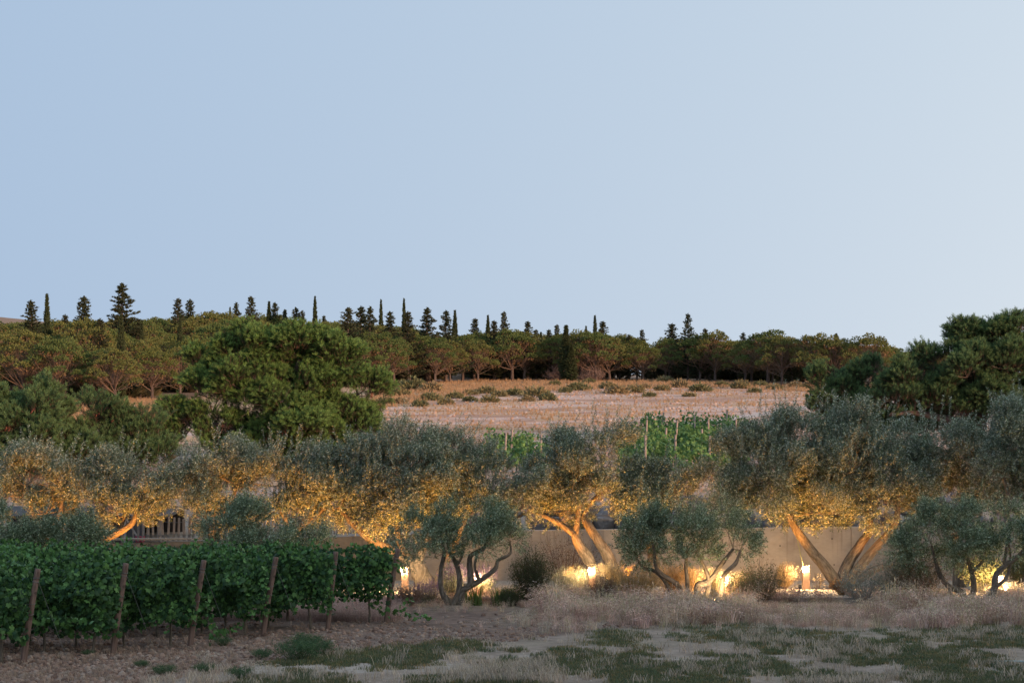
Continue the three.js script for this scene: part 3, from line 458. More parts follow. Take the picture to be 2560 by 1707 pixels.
olive('young_olive', 'rounded young olive at the left edge above the vine tops', YOUNG, 50, 18, [[12, 530, 25, 22], [36, 536, 19, 18], [15, 550, 34, 14]], [[[18, 604, 4], [18, 580, 3], [16, 556, 2]], [[18, 570, 2], [30, 553, 1.4], [36, 540, 0.8]]], small);
olive('young_olive', 'rounded young olive below the shed, second from the left edge', YOUNG, 50.2, 80, [[75, 536, 23, 20], [93, 530, 15, 18], [80, 553, 27, 12]], [[[80, 604, 4], [80, 580, 3], [79, 558, 2]], [[80, 574, 2], [90, 556, 1.4], [93, 540, 0.8]]], small);
olive('young_olive', 'dense dark young olive hiding the middle of the paling fence', YOUNG, 50.4, 238, [[220, 530, 26, 20], [246, 525, 28, 20], [266, 537, 20, 18], [235, 549, 40, 14]], [[[238, 604, 4.4], [238, 580, 3.2], [237, 555, 2]], [[238, 574, 2.2], [252, 556, 1.5], [256, 540, 0.8]]], { ...small, density: 380 });
olive('young_olive', 'small thin young olive right of the orange leaning trunk', YOUNG, 51, 300, [[300, 540, 20, 17], [312, 530, 12, 12], [286, 552, 17, 10], [308, 554, 17, 9]], [[[300, 604, 3.6], [300, 580, 2.8], [299, 556, 1.8]], [[300, 574, 1.8], [309, 552, 1.3], [312, 532, 0.8]]], { ...small, density: 230 });

// ---------------------------------------------------------------- big pines on the terrace above the wall
function bigPine(label, d, basePx, lobes, limbs, o = {}) {
  const base = onHill(basePx, d), t = thing('big_pine', label, 'tree', base, 'large pines above the wall'), L = pxLobes(lobes, d, base, 1.0), ends = [];
  limbs.forEach((s, i) => { const p = pxPath(s, d, base, i ? 0.6 : 0.1); if (!i) p[0].p.set(0, -0.1, 0); ends.push(p[p.length - 1].p, p[p.length - 2].p); part(i ? 'limb' : 'trunk', limbGeo(p, 9, 0.15), M.pineBark, t); });
  const tw = part('twigs', twigsTo(L, ends, 14, 0.05, [0.13, 0.10, 0.08]), M.twig, t); tw.userData.kind = 'stuff';
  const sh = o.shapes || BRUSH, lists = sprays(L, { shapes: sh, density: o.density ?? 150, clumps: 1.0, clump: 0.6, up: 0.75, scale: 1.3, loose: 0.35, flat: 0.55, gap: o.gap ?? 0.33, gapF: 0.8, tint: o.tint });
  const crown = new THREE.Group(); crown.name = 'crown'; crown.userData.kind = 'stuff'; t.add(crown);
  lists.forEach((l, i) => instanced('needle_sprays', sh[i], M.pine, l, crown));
  const cg = new Geo(); // reddish cones in bunches
  const all = lists.flat();
  for (let k = 0; k < (o.cones ?? 60); k++) { const e = pick(all); for (let j = 0; j < 4; j++) { const a = e.p.clone().addScaledVector(dirRnd(), 0.12); cg.stick(a, a.clone().add(V(rr(-0.05, 0.05), -0.12, rr(-0.05, 0.05))), 0.045, 0.012, jit([0.20, 0.075, 0.055], 0.3)); } }
  if (o.cones !== 0) { const m = part('cones', cg.build(), M.twig, t); m.userData.kind = 'stuff'; }
  return t;
}
seed = 31;
bigPine('largest bright green bushy pine in front of the bare stony field', 88, 272,
  [[255, 352, 38, 20], [300, 358, 38, 22], [335, 362, 26, 22], [215, 372, 28, 20], [270, 378, 46, 24], [325, 390, 40, 26], [362, 390, 18, 22], [210, 398, 26, 20], [255, 408, 38, 22], [310, 418, 38, 24], [350, 422, 25, 24], [190, 425, 26, 18], [230, 436, 34, 18], [285, 440, 36, 16], [330, 440, 30, 12], [178, 440, 16, 14], [250, 450, 30, 14], [305, 448, 34, 12], [210, 450, 28, 14], [285, 400, 40, 24, 1.5], [300, 428, 36, 20, 1.6], [240, 388, 32, 22, 1.2]],
  [[[272, 466, 9], [274, 452, 8], [280, 435, 7], [282, 410, 5]], [[275, 450, 5], [255, 436, 4], [225, 425, 2.5], [195, 425, 1.5]], [[279, 440, 5], [300, 425, 4], [335, 410, 2.5], [355, 395, 1.5]], [[281, 420, 4.5], [262, 395, 3.5], [240, 370, 2]], [[282, 412, 4.5], [292, 385, 3.5], [300, 360, 2]], [[278, 446, 4], [305, 445, 3], [335, 436, 1.6]]], { cones: 150 });
bigPine('dark reddish-coned pine bush at the left edge behind the olives', 82, 35,
  [[20, 405, 34, 16], [58, 402, 22, 15], [10, 430, 34, 18], [50, 428, 32, 20], [20, 455, 40, 18], [65, 450, 28, 20], [-20, 430, 30, 30], [35, 418, 32, 18, 1.5], [5, 468, 36, 16], [45, 470, 36, 16], [80, 462, 26, 18], [30, 442, 36, 20, 1.8]],
  [[[35, 480, 7], [36, 462, 6], [35, 440, 5]], [[35, 455, 4], [15, 430, 3], [5, 408, 1.8]], [[35, 452, 4], [52, 430, 3], [60, 405, 1.8]]], { cones: 130, shapes: BRUSHB });
bigPine('smaller feathery blue-green pine between the dark left bush and the largest pine', 84, 105,
  [[95, 418, 18, 16], [115, 430, 24, 18], [95, 445, 28, 20], [135, 440, 18, 18], [125, 458, 30, 16], [160, 460, 18, 12], [150, 425, 7, 10], [100, 465, 30, 16], [140, 466, 28, 14]],
  [[[108, 478, 5], [108, 462, 4.4], [106, 440, 3.5], [100, 420, 1.8]], [[108, 458, 3], [125, 445, 2.2], [140, 432, 1.2]]], { cones: 12, shapes: BRUSHB, gap: 0.36, density: 110 });
bigPine('tall dark pine with thick forked trunk at the right edge', 92, 975,
  [[965, 338, 24, 14], [1000, 342, 30, 18], [950, 358, 26, 16], [985, 368, 36, 22], [1030, 360, 30, 26], [940, 385, 26, 18], [975, 395, 40, 18], [1020, 395, 34, 24], [915, 380, 22, 16], [1045, 400, 30, 26], [900, 398, 20, 14], [1000, 370, 34, 24, 1.4], [960, 378, 32, 20, 1.4], [955, 412, 34, 14, -0.6], [1005, 418, 36, 16, 1.0], [925, 405, 26, 14], [1010, 335, 22, 12]],
  [[[978, 450, 11], [976, 428, 10], [980, 414, 9]], [[978, 420, 7], [992, 405, 5.5], [1004, 380, 4], [1010, 355, 2]], [[978, 422, 6.5], [962, 410, 5], [950, 385, 3.5], [955, 355, 2]], [[975, 426, 5.5], [945, 418, 4], [915, 412, 2.6], [890, 414, 1.4]], [[979, 416, 6], [982, 390, 4.5], [978, 355, 2]]], { cones: 50, shapes: BRUSHB });
bigPine('low dark pine spreading left of the tall right-hand pine', 95, 850,
  [[830, 388, 22, 16], [860, 380, 24, 15], [845, 405, 32, 16], [880, 400, 26, 18], [875, 372, 16, 10], [825, 412, 16, 10], [870, 420, 34, 14], [890, 432, 36, 12], [920, 425, 32, 14], [945, 430, 30, 12]],
  [[[862, 448, 6], [862, 430, 5], [858, 412, 4]], [[860, 424, 3.4], [842, 408, 2.6], [830, 392, 1.5]], [[860, 420, 3.4], [870, 400, 2.6], [868, 384, 1.5]], [[861, 430, 3], [885, 418, 2.2], [905, 412, 1.4]]], { cones: 25, shapes: BRUSHB });
// ---------------------------------------------------------------- pine wood on the hill
function tuft(g, p, dir, size, c, n = 5) { for (let k = 0; k < n; k++) { const d = dir.clone().addScaledVector(dirRnd(), 0.75).normalize(); g.leaf(p, d, d.clone().cross(dirRnd()).normalize(), size * rr(0.7, 1.3), size * rr(0.32, 0.5), jit(c, 0.22)); } }
function umbrellaPine(v) { // unit: 6 m tall, dome of clumps over bare brown branches
  const Hh = 6, R = rr(2.3, 2.9), tr = [], crown = new Geo(), tw = new Geo(), lean = rr(-0.5, 0.5), c0 = [[0.125, 0.155, 0.048], [0.145, 0.165, 0.055], [0.105, 0.15, 0.05]][v % 3];
  const top = V(lean, 3.3, rr(-0.3, 0.3)); tr.push(limbGeo([{ p: V(0, -0.3, 0), r: 0.19 }, { p: V(lean * 0.2, 1, 0), r: 0.16 }, { p: V(lean * 0.7, 2.2, 0), r: 0.13 }, { p: top, r: 0.08 }], 6, 0.1, 8));
  const cl = [], N = 34;
  for (let k = 0; k < N; k++) { const a = k * 2.4 + rr(-0.3, 0.3), t = Math.sqrt((k + 0.5) / N), x = Math.cos(a) * R * t, z = Math.sin(a) * R * t, y = 1.9 + 3.6 * Math.sqrt(Math.max(0, 1 - t * t * 0.94)) + rr(-0.5, 0.25) - (t > 0.75 ? rr(0, 0.9) : 0); cl.push({ p: V(x + lean * 0.6, y, z), r: rr(0.55, 0.85) }); }
  for (const C of cl) {
    const f = rr(1.0, 2.4), s = V(lean * f / 3.3, f, 0), m = s.clone().lerp(C.p, 0.5).add(V(0, -0.15, 0)), bc = jit([0.155, 0.105, 0.08], 0.2);
    tw.stick(s, m, 0.05, 0.035, bc); tw.stick(m, C.p, 0.035, 0.015, bc);
    for (let k = 0; k < 9; k++) { const q = m.clone().lerp(C.p, rr(0.1, 1)), e = q.clone().addScaledVector(dirRnd().add(V(0, 0.25, 0)), rr(0.35, 0.8)); tw.stick(q, e, 0.016, 0.007, bc); for (let j = 0; j < 2; j++) tw.stick(q.clone().lerp(e, rr(0.3, 0.8)), e.clone().addScaledVector(dirRnd(), 0.35), 0.009, 0.004, bc); }
    for (let k = 0; k < 62; k++) { const u = dirRnd(); if (u.y < -0.15) u.y *= -1; const p = C.p.clone().addScaledVector(V(u.x, u.y * 0.75, u.z), C.r * Math.pow(rr(0.15, 1), 0.45)); tuft(crown, p, u.clone().add(V(0, 0.5, 0)), 0.20, c0, 4); }
    for (let k = 0; k < 16; k++) { const u = dirRnd(); u.y = -Math.abs(u.y) * 0.8; tuft(crown, C.p.clone().addScaledVector(u, C.r * rr(0.4, 1)), u, 0.18, [0.20, 0.125, 0.06], 3); } // dry brown needles under the clumps
  }
  return { trunk: tr[0], twigs: tw.build(), crown: crown.build() };
}
function columnCypress() { // unit: 10 m tall
  const g = new Geo();
  for (let k = 0; k < 1500; k++) { const t = Math.pow(rnd(), 0.9), a = rr(0, 6.28), r = 0.62 * Math.pow(1 - t * t, 1.15) * (0.5 + 0.5 * smooth(0, 0.2, t)) * (0.75 + 0.5 * noise(a * 1.2, t * 9)) * Math.sqrt(rr(0.25, 1)) + 0.02; const p = V(Math.cos(a) * r, 0.25 + t * 9.5, Math.sin(a) * r); tuft(g, p, V(Math.cos(a) * 0.25, 1, Math.sin(a) * 0.25), 0.42 * (1 - 0.45 * t), [0.048, 0.066, 0.030], 3); }
  return { trunk: limbGeo([{ p: V(0, -0.3, 0), r: 0.16 }, { p: V(0, 4, 0), r: 0.1 }, { p: V(0, 9, 0), r: 0.02 }], 6, 0.1, 6), crown: g.build() };
}
function spireConifer(v) { // unit: 9 m tall, ragged cone with upturned branch tips
  const g = new Geo(), tw = new Geo(), n = 110, wide = rr(2.1, 2.9), cc = [[0.046, 0.058, 0.030], [0.052, 0.062, 0.034], [0.040, 0.056, 0.031]][v % 3];
  for (let k = 0; k < n; k++) {
    const t = (k + rr(0, 0.8)) / n, y = 0.6 + t * 8.2, L = (wide * Math.pow(1 - t, 1.1) + 0.12) * rr(0.35, 1.35), a = k * 2.4 + rr(-0.5, 0.5), m = Math.ceil(L * 11) + 3;
    const o = V(0, y, 0), e = V(Math.cos(a) * L, y + L * rr(0.05, 0.45), Math.sin(a) * L);
    tw.stick(o, e, 0.03, 0.008, [0.11, 0.085, 0.07]);
    for (let j = 0; j < m; j++) { const q = o.clone().lerp(e, 0.18 + 0.82 * (j + rnd()) / m); q.y += Math.pow((j + 0.5) / m, 2) * L * 0.12; q.x += rr(-0.16, 0.16); q.z += rr(-0.16, 0.16); tuft(g, q, V(Math.cos(a) * 0.6, 0.5 + 0.6 * j / m, Math.sin(a) * 0.6), 0.21, cc, 6); }
  }
  for (let k = 0; k < 26; k++) tuft(g, V(rr(-0.05, 0.05), 7.7 + k * 0.05, rr(-0.05, 0.05)), V(rr(-0.35, 0.35), 1, rr(-0.35, 0.35)), 0.17, cc, 4);
  return { trunk: limbGeo([{ p: V(0, -0.3, 0), r: 0.17 }, { p: V(0, 4, 0), r: 0.1 }, { p: V(0, 9, 0), r: 0.015 }], 6, 0.1, 6), twigs: tw.build(), crown: g.build() };
}
function heath() { // grey-brown leafless scrub, 1 m
  const g = new Geo(); for (let k = 0; k < 150; k++) { const u = dirRnd(); u.y = Math.abs(u.y) * 0.8 + 0.25; const o = V(u.x * 0.2, 0, u.z * 0.2), e = V(u.x * rr(0.6, 1.1), u.y * rr(0.7, 1.0), u.z * rr(0.6, 1.1)); g.stick(o, e, 0.012, 0.004, jit([0.20, 0.15, 0.14], 0.25)); for (let j = 0; j < 5; j++) { const q = o.clone().lerp(e, rr(0.4, 1)); g.stick(q, q.clone().addScaledVector(dirRnd().add(V(0, 0.4, 0)), 0.22), 0.007, 0.003, jit([0.22, 0.165, 0.15], 0.25)); } } return g.build();
}
function bushlet(c, n = 240) { const g = new Geo(); for (let k = 0; k < n; k++) { const u = dirRnd(); u.y = Math.abs(u.y); const p = V(u.x, u.y * 0.75, u.z).multiplyScalar(0.42 * Math.cbrt(rr(0.1, 1)) * (0.7 + 0.6 * noise(u.x * 2 + 5, u.y * 2, u.z * 2 + 9))); tuft(g, p, u.clone().add(V(0, 0.8, 0)), 0.13, c, 3); } return g.build(); }
seed = 41;
const PINES = [0, 1, 2, 3, 4, 5].map(umbrellaPine), COLS = [0, 1].map(columnCypress), SPIRES = [0, 1, 2, 3, 4].map(spireConifer), HEATH = [heath(), heath()];
function plantTree(kit, name, p, s, turn, sxz = 1) {
  const t = new THREE.Group(); t.name = numbered(name); t.position.copy(p); t.rotation.y = turn; t.scale.set(s * sxz, s, s * sxz); scene.add(t);
  part('trunk', kit.trunk, M.pineBark, t); if (kit.twigs) part('branches', kit.twigs, M.twig, t).userData.kind = 'stuff'; part('crown', kit.crown, M.forest, t).userData.kind = 'stuff';
  return t;
}
const skyline = px => curve([[-40, 326], [0, 322], [60, 319], [120, 318], [170, 316], [200, 310], [225, 304], [250, 308], [300, 314], [350, 320], [430, 326], [500, 329], [560, 334], [620, 334], [660, 336], [740, 339], [775, 338], [860, 343], [900, 346], [960, 352], [1024, 356]], px);
const pines = [];
function tryPine(px, d, h, gap) {
  const p = onHill(px, d); if (pines.some(q => q.p.distanceTo(p) < gap)) return;
  const topY = HY - F * (p.y + h - CH) / d, over = skyline(px) + 2 - topY; if (over > 1) h -= over * d / F; if (h < 3.2) return;
  pines.push({ px, d, p, h });
}
for (const [px, d, h] of [[103, 160, 4.9], [116, 158, 4.7], [152, 166, 4.6], [82, 168, 4.8], [60, 164, 5.2], [40, 172, 5], [394, 211, 5.6], [435, 217, 5.6], [450, 222, 5], [478, 226, 5.2], [512, 230, 6.6], [524, 231, 6], [581, 229, 6.6], [596, 227, 6.4], [610, 229, 5.6], [637, 232, 5.4], [715, 228, 6.2], [700, 230, 6], [745, 222, 5], [768, 217, 6.6], [782, 214, 6], [815, 211, 6.2], [835, 209, 5.8], [870, 207, 6]]) pines.push({ px, d, p: onHill(px, d), h });
for (let k = 0; k < 260; k++) { const px = rr(-30, 1010); tryPine(px, edgeD(px) + rr(-3, 7), rr(4.6, 6.4), 3.4); }
for (let k = 0; k < 1500 && pines.length < 285; k++) { const px = rr(-30, 960), deep = px < 420 ? 190 - px * 0.18 : 75; tryPine(px, edgeD(px) + 7 + rr(0, 1) * rr(0.3, 1) * deep, rr(5, 7.4), 4.2); }
pines.sort((a, b) => a.px - b.px);
{
  const rows = [[], [], []]; for (const q of pines) rows[q.d < edgeD(q.px) + 8 ? 0 : q.d < edgeD(q.px) + 60 ? 1 : 2].push(q);
  const say = ['umbrella pine from the left along the front edge of the wood', 'umbrella pine from the left in the middle of the wood', 'umbrella pine from the left high on the far ridge'];
  rows.forEach((r, k) => r.forEach((q, i) => tag(plantTree(pick(PINES), 'umbrella_pine', q.p, q.h / 6, rr(0, 6.28), rr(0.9, 1.15)), ord(i) + ' ' + say[k], 'tree', ['pines along the edge of the wood', 'pines in the middle of the wood', 'pines on the far ridge'][k])));
}
const byTop = (px, py, d) => { const p = onHill(px, d); return { p, h: Math.max(3, CH + (HY - py) / F * d - p.y) }; };
const cols = [[47, 292, 178, 1], [121, 313, 163, 1.1], [142, 319, 190, 0.8], [180, 313, 180, 0.9], [230, 306, 260, 0.8], [269, 300, 262, 1.2], [315, 295, 255, 1], [381, 298, 252, 0.9], [404, 297, 255, 0.9], [455, 309, 262, 1.2], [488, 314, 262, 1.1], [541, 331, 262, 1], [566, 324, 226, 1.9], [571, 343, 225, 1.9], [586, 325, 264, 1], [595, 314, 262, 1.1], [723, 341, 255, 1], [762, 345, 250, 0.9], [872, 346, 250, 0.8], [885, 339, 245, 0.8], [800, 345, 250, 0.7]];
cols.forEach(([px, py, d, fat], i) => { const q = byTop(px, py, d), s = q.h / 10; tag(plantTree(pick(COLS), 'column_cypress', q.p, s, rr(0, 6), fat * Math.min(1.4, 0.85 / Math.sqrt(s))), ord(i) + ' narrow column cypress from the left, pencil-thin above the pines', 'tree', 'column cypresses in the wood'); });
const spires = [[31, 300, 185, 1.2], [65, 314, 200, 1], [84, 296, 182, 1.3], [100, 318, 175, 1], [122, 283, 195, 1.45], [138, 318, 195, 1.1], [178, 298, 235, 1.1], [190, 299, 245, 1.2], [236, 302, 262, 0.9], [251, 296, 262, 1.1], [275, 302, 262, 1], [285, 309, 260, 0.9], [296, 307, 258, 1.2], [302, 310, 262, 1], [324, 315, 262, 0.8], [348, 307, 250, 1.3], [361, 306, 252, 1.3], [370, 306, 262, 1], [390, 311, 248, 1.2], [408, 311, 246, 1.2], [427, 307, 252, 1.3], [446, 310, 258, 1.1], [475, 318, 255, 1.1], [494, 320, 255, 1.1], [504, 311, 266, 0.9], [528, 321, 264, 1.1], [536, 329, 266, 1], [549, 329, 262, 1], [557, 324, 266, 0.9], [603, 321, 262, 1.2], [629, 334, 262, 1], [642, 329, 264, 0.9], [672, 323, 229, 1.4], [688, 313, 250, 0.9], [697, 333, 252, 0.8], [705, 328, 250, 1], [743, 332, 248, 1], [792, 341, 248, 0.9], [805, 337, 246, 0.9], [836, 333, 244, 1], [846, 344, 244, 0.9], [924, 345, 240, 1]];
spires.forEach(([px, py, d0, fat], i) => { const d = px > 330 ? edgeD(px) + (i % 2 ? 0.5 : 6 + (d0 % 5)) : d0; const q = byTop(px, py, d), s = q.h / 9; tag(plantTree(pick(SPIRES), 'spire_conifer', q.p, s, rr(0, 6), fat * Math.min(1.3, 1.12 / Math.sqrt(s))), ord(i) + ' ragged dark spire conifer from the left, standing out of the pine wood', 'tree', 'ragged spire conifers in the wood'); });
{ const spots = []; for (let k = 0; k < 26; k++) spots.push([rr(-10, 400), 0]); for (const e of [[592, 228], [560, 231]]) spots.push(e); spots.sort((a, b) => a[0] - b[0]); spots.forEach(([px, d], i) => { const p = onHill(px, d || edgeD(px) + rr(-2, 90)); const m = part(numbered('leafless_scrub'), pick(HEATH), M.twig, scene); m.position.copy(p); m.rotation.y = rr(0, 6); m.scale.setScalar(rr(1.6, 3.0)); tag(m, ord(i) + ' leafless grey-brown scrub bush from the left among the hillside pines', 'shrub', 'leafless scrub under the pines'); }); }

{ const dk = [bushlet([0.075, 0.08, 0.042], 300), bushlet([0.10, 0.09, 0.05], 300)], sp = []; for (let k = 0; k < 70; k++) { const px = rr(-20, 960); sp.push([px, edgeD(px) + rr(8, 26)]); } sp.sort((a, b) => a[0] - b[0]); sp.forEach(([px, d], i) => { const m = part(numbered('juniper_bush'), pick(dk), M.forest, scene); m.userData = {}; m.position.copy(onHill(px, d)); m.rotation.y = rr(0, 6); m.scale.set(rr(4.5, 7), rr(5, 7.5), rr(4.5, 7)); tag(m, ord(i) + ' dark juniper bush from the left in the shade between the pine trunks', 'shrub', 'undergrowth bushes in the wood'); }); }
// ---------------------------------------------------------------- scrub, stones and straw on the field
const SCRUB = [bushlet([0.21, 0.19, 0.10]), bushlet([0.26, 0.21, 0.12]), bushlet([0.16, 0.165, 0.085])];
{
  const spots = [];
  for (const [px, py, w] of [[385, 393, 26], [412, 390, 30], [400, 396, 20], [432, 391, 22], [455, 398, 16], [470, 394, 14], [487, 393, 18], [500, 396, 14], [515, 395, 18], [490, 402, 16], [470, 401, 14], [536, 397, 22], [548, 400, 16], [528, 401, 14], [555, 385, 12], [578, 390, 20], [566, 392, 12], [608, 388, 16], [618, 393, 22], [634, 392, 18], [645, 388, 12], [662, 390, 14], [680, 387, 16], [700, 391, 20], [722, 386, 14], [740, 388, 16], [430, 400, 18], [445, 404, 14], [400, 403, 16], [385, 405, 18], [420, 406, 14], [760, 386, 12], [775, 389, 14], [795, 387, 14], [812, 386, 16], [650, 396, 12], [690, 396, 12], [160, 405, 14], [175, 412, 16], [145, 410, 12], [665, 382, 14], [590, 383, 12], [755, 392, 12]]) {
    let d = 11790 / (py - 329); for (let k = 0; k < 6; k++) { const p = onHill(px, d), y = HY - F * (p.y - CH) / d; d *= 1 + (y - py) * 0.008; } spots.push([px, d, w * d / F]);
  }
  spots.sort((a, b) => a[0] - b[0]);
  spots.forEach(([px, d, w], i) => { const m = part(numbered('scrub_bush'), pick(SCRUB), M.forest, scene); m.userData = {}; m.position.copy(onHill(px, d)); m.position.y -= 0.05; m.rotation.y = rr(0, 6); m.scale.set(w * 1.3, w * rr(1.0, 1.5), w * 1.3); tag(m, ord(i) + ' low olive-green scrub bush from the left on the straw strip below the wood', 'shrub', 'low scrub between field and wood'); });
  const rock = [0, 1, 2].map(() => { const g = new THREE.IcosahedronGeometry(1, 1), p = g.attributes.position, s = rr(0, 40); for (let k = 0; k < p.count; k++) { const v = V(p.getX(k), p.getY(k), p.getZ(k)), f = 0.7 + 0.6 * noise(v.x * 1.3 + s, v.y * 1.3 + s, v.z * 1.3 + 0.37); p.setXYZ(k, v.x * f, v.y * f * 0.65, v.z * f); } g.computeVertexNormals(); return g; });
  const stoneMat = std(1, 1, 1, 0.95), L = [[], [], []], dry = [], strawGeo = (() => { const g = new Geo(); for (let k = 0; k < 22; k++) { const a = rr(0, 6.28), l = rr(0.5, 1), b = rr(0.1, 0.6), o = V(rr(-0.15, 0.15), 0, rr(-0.15, 0.15)); g.blade([o, o.clone().add(V(Math.cos(a) * b * 0.4 * l, l * 0.55, Math.sin(a) * b * 0.4 * l)), o.clone().add(V(Math.cos(a) * b * l, l * 0.9, Math.sin(a) * b * l))], 0.055, jit([0.56, 0.37, 0.21], 0.25)); } return g.build(); })();
  for (let k = 0; k < 60000; k++) {
    const d = rr(70, 236), px = rr(370, 880), x = (px - 512) / F * d, c = hillCover(x, d); if (d > edgeD(px)) continue;
    const e = { p: V(x, hill(x, d), -d) };
    if (rnd() < (c.wild ? 0.06 : 0.08 + 0.5 * smooth(0.48, 0.62, c.streak)) * (c.track > 0.5 ? 0.5 : 1) * (d < 90 ? 0.35 : 1) * 0.6) { const s = 0.04 + 0.14 * Math.pow(rnd(), 3.5), f = rr(0.7, 1.0); L[k % 3].push({ ...e, q: aim(V(rr(-0.3, 0.3), 1, rr(-0.3, 0.3))), s, c: pick([col(0.54, 0.43, 0.375), col(0.52, 0.36, 0.28), col(0.44, 0.39, 0.37), col(0.48, 0.29, 0.21)]).multiplyScalar(f) }); }
    else if (rnd() < (c.wild ? 0.6 : 0.06 + 0.30 * smooth(0.50, 0.62, fbm(x * 0.35, d * 0.5, 4.1, 3))) * (1 - c.track)) dry.push({ ...e, q: yaw(rr(0, 6.28)), s: V(1, rr(0.6, 1.3), 1).multiplyScalar(rr(0.16, 0.42) * (c.wild ? 1.2 : 0.75)), c: col(1, 1, 1).multiplyScalar(rr(0.7, 1.15)) });
  }
  for (let k = 0; k < 3500; k++) { const px = rr(60, 175), d = rr(118, 166), x = (px - 512) / F * d; dry.push({ p: V(x, hill(x, d), -d), q: yaw(rr(0, 6)), s: V(1, rr(0.6, 1.3), 1).multiplyScalar(rr(0.2, 0.5)), c: col(1, 1, 1).multiplyScalar(rr(0.7, 1.15)) }); }
  rock.forEach((g, i) => tag(instanced('field_rubble', g, stoneMat, L[i], scene), ['pale limestone rubble strewn in bands over the bare field', 'scattered pinkish stones across the bare field', 'broken grey stones across the bare field'][i], 'stones'));
  tag(instanced('dry_field_grass', strawGeo, M.grass, dry, scene), 'golden dry grass on the slope and below the pine wood', 'grass');

  // boulders on top of the wall
  const bg = [0, 1, 2, 3].map(() => { const g = new THREE.IcosahedronGeometry(1, 3), p = g.attributes.position, s = rr(0, 40); const cuts = Array.from({ length: 15 }, () => [dirRnd(), rr(0.5, 0.82)]); for (let k = 0; k < p.count; k++) { const v = V(p.getX(k), p.getY(k), p.getZ(k)); let f = 1; for (const [n, h] of cuts) { const q = v.dot(n); if (q * f > h) f = h / q; } f *= 0.97 + 0.06 * noise(v.x * 6 + s, v.y * 6 + s, v.z * 6 + 0.4); p.setXYZ(k, v.x * f, v.y * f, v.z * f); } g.computeVertexNormals(); return g; });
  const bt = texture(256, 256, (u, v) => { const n = fbm(u * 9, v * 9, 1.1, 4), l = noise(u * 14 + 3, v * 14) > 0.8 ? 1.35 : 1; return mix3([0.085, 0.08, 0.082], [0.23, 0.21, 0.205], n).map(x => x * l); }), bMat = new THREE.MeshStandardMaterial({ map: bt, roughness: 0.95 });
  const bs = []; for (let px = 446; px < 1040; px += rr(15, 26)) { bs.push([px, rr(0.30, 0.52), 60.2 + rr(0, 0.4), 0]); if (rnd() < 0.85) bs.push([px + rr(-8, 8), rr(0.28, 0.55), 61.2 + rr(0, 0.5), 0.42]); if (rnd() < 0.5) bs.push([px + rr(-8, 8), rr(0.25, 0.45), 62.2 + rr(0, 0.5), 0.75]); }
  for (const [px, s, up] of [[690, 0.75, 0.35], [702, 0.62, 0.15], [628, 0.6, 0.05], [605, 0.55, 0.1]]) bs.push([px, s, 60.6, up]);
  bs.sort((a, b) => a[0] - b[0]);
  bs.forEach(([px, s, d, up], i) => { const x = (px - 512) / F * d, top = wallTop(x), m = part(numbered('boulder'), pick(bg), bMat, scene); m.userData = {}; m.position.set(x, top - 0.1 + s * 0.45 + up, -d); m.rotation.set(rr(-0.4, 0.4), rr(0, 6), rr(-0.3, 0.3)); m.scale.set(s * rr(1.0, 1.45), s * rr(0.65, 0.95), s); tag(m, ord(i) + ' grey boulder from the left in the rockfill above the concrete wall', 'boulder', 'boulders stacked above the wall'); });
}
// ---------------------------------------------------------------- vineyard
const vineTint = () => { const t = Math.pow(rnd(), 2.0); return col(lerp(0.019, 0.13, t), lerp(0.064, 0.275, t), lerp(0.022, 0.072, t)).multiplyScalar(rr(0.8, 1.2)); };
function vineFoliage(n, w, h0, h1, dep, size, tint = vineTint, out = 0) {
  const list = [], k0 = rr(0, 90), cl = Array.from({ length: 16 }, () => V(rr(-w / 2, w / 2), rr(h0 + 0.1, h1 - 0.1), rr(-dep / 2, dep / 2) * 0.7));
  for (let k = 0; k < n; k++) {
    const xx = rr(-w / 2, w / 2) * 1.08, hh = h0 + (noise(xx * 3 + k0, 0.5) - 0.5) * 0.4, y0 = lerp(hh, h1 + (noise(xx * 4 + k0, 7.5) - 0.5) * 0.22, Math.pow(rnd(), 0.75)), t = clamp((y0 - h0) / (h1 - h0)), thick = dep * (0.55 + 0.45 * Math.sin(Math.PI * clamp(t * 0.8 + 0.15)));
    const side = rnd() < 0.62 ? 1 : -1; let p = V(xx, y0, side * thick / 2 * Math.sqrt(rr(0.25, 1)));
    if (rnd() < 0.45) p.lerp(pick(cl), rr(0.2, 0.55)).add(V(0, 0, side * 0.08));
    p.z += (noise(p.x * 3.2 + k0, p.y * 3.2, 0.3) - 0.5) * 0.62 + (noise(p.x * 1.1 + k0, p.y * 1.3, 4.3) - 0.5) * 0.3;
    if (t > 0.93) p.y += rr(0, 0.16) * rnd();
    const nrm = V(rr(-1, 1), rr(-0.3, 1.2), side * rr(0.1, 1.2)).normalize();
    const q = new THREE.Quaternion().setFromUnitVectors(V(0, 0, 1), nrm).multiply(new THREE.Quaternion().setFromAxisAngle(V(0, 0, 1), Math.PI + rr(-0.9, 0.9)));
    list.push({ p, q, s: size * rr(0.6, 1.25), c: tint() });
  }
  return list;
}
function shoot(list, pts, n, size) { const c = new THREE.CatmullRomCurve3(pts); for (let k = 0; k < n; k++) { const p = c.getPoint(k / n); list.push({ p: p.add(dirRnd().multiplyScalar(0.07)), q: aim(dirRnd().add(V(0, 0.2, 0.6))), s: size * rr(0.6, 1.1), c: col(0.095, 0.215, 0.062).multiplyScalar(rr(0.8, 1.3)) }); } }
seed = 61;
const posts = [[22, 664, 38, 569, 5.2], [112, 652, 126, 562, 5.0], [189, 645, 204, 559, 4.6], [262, 634, 276, 555, 4.4], [327, 628, 336, 550, 4.2], [385, 621, 398, 547, 4.2]];
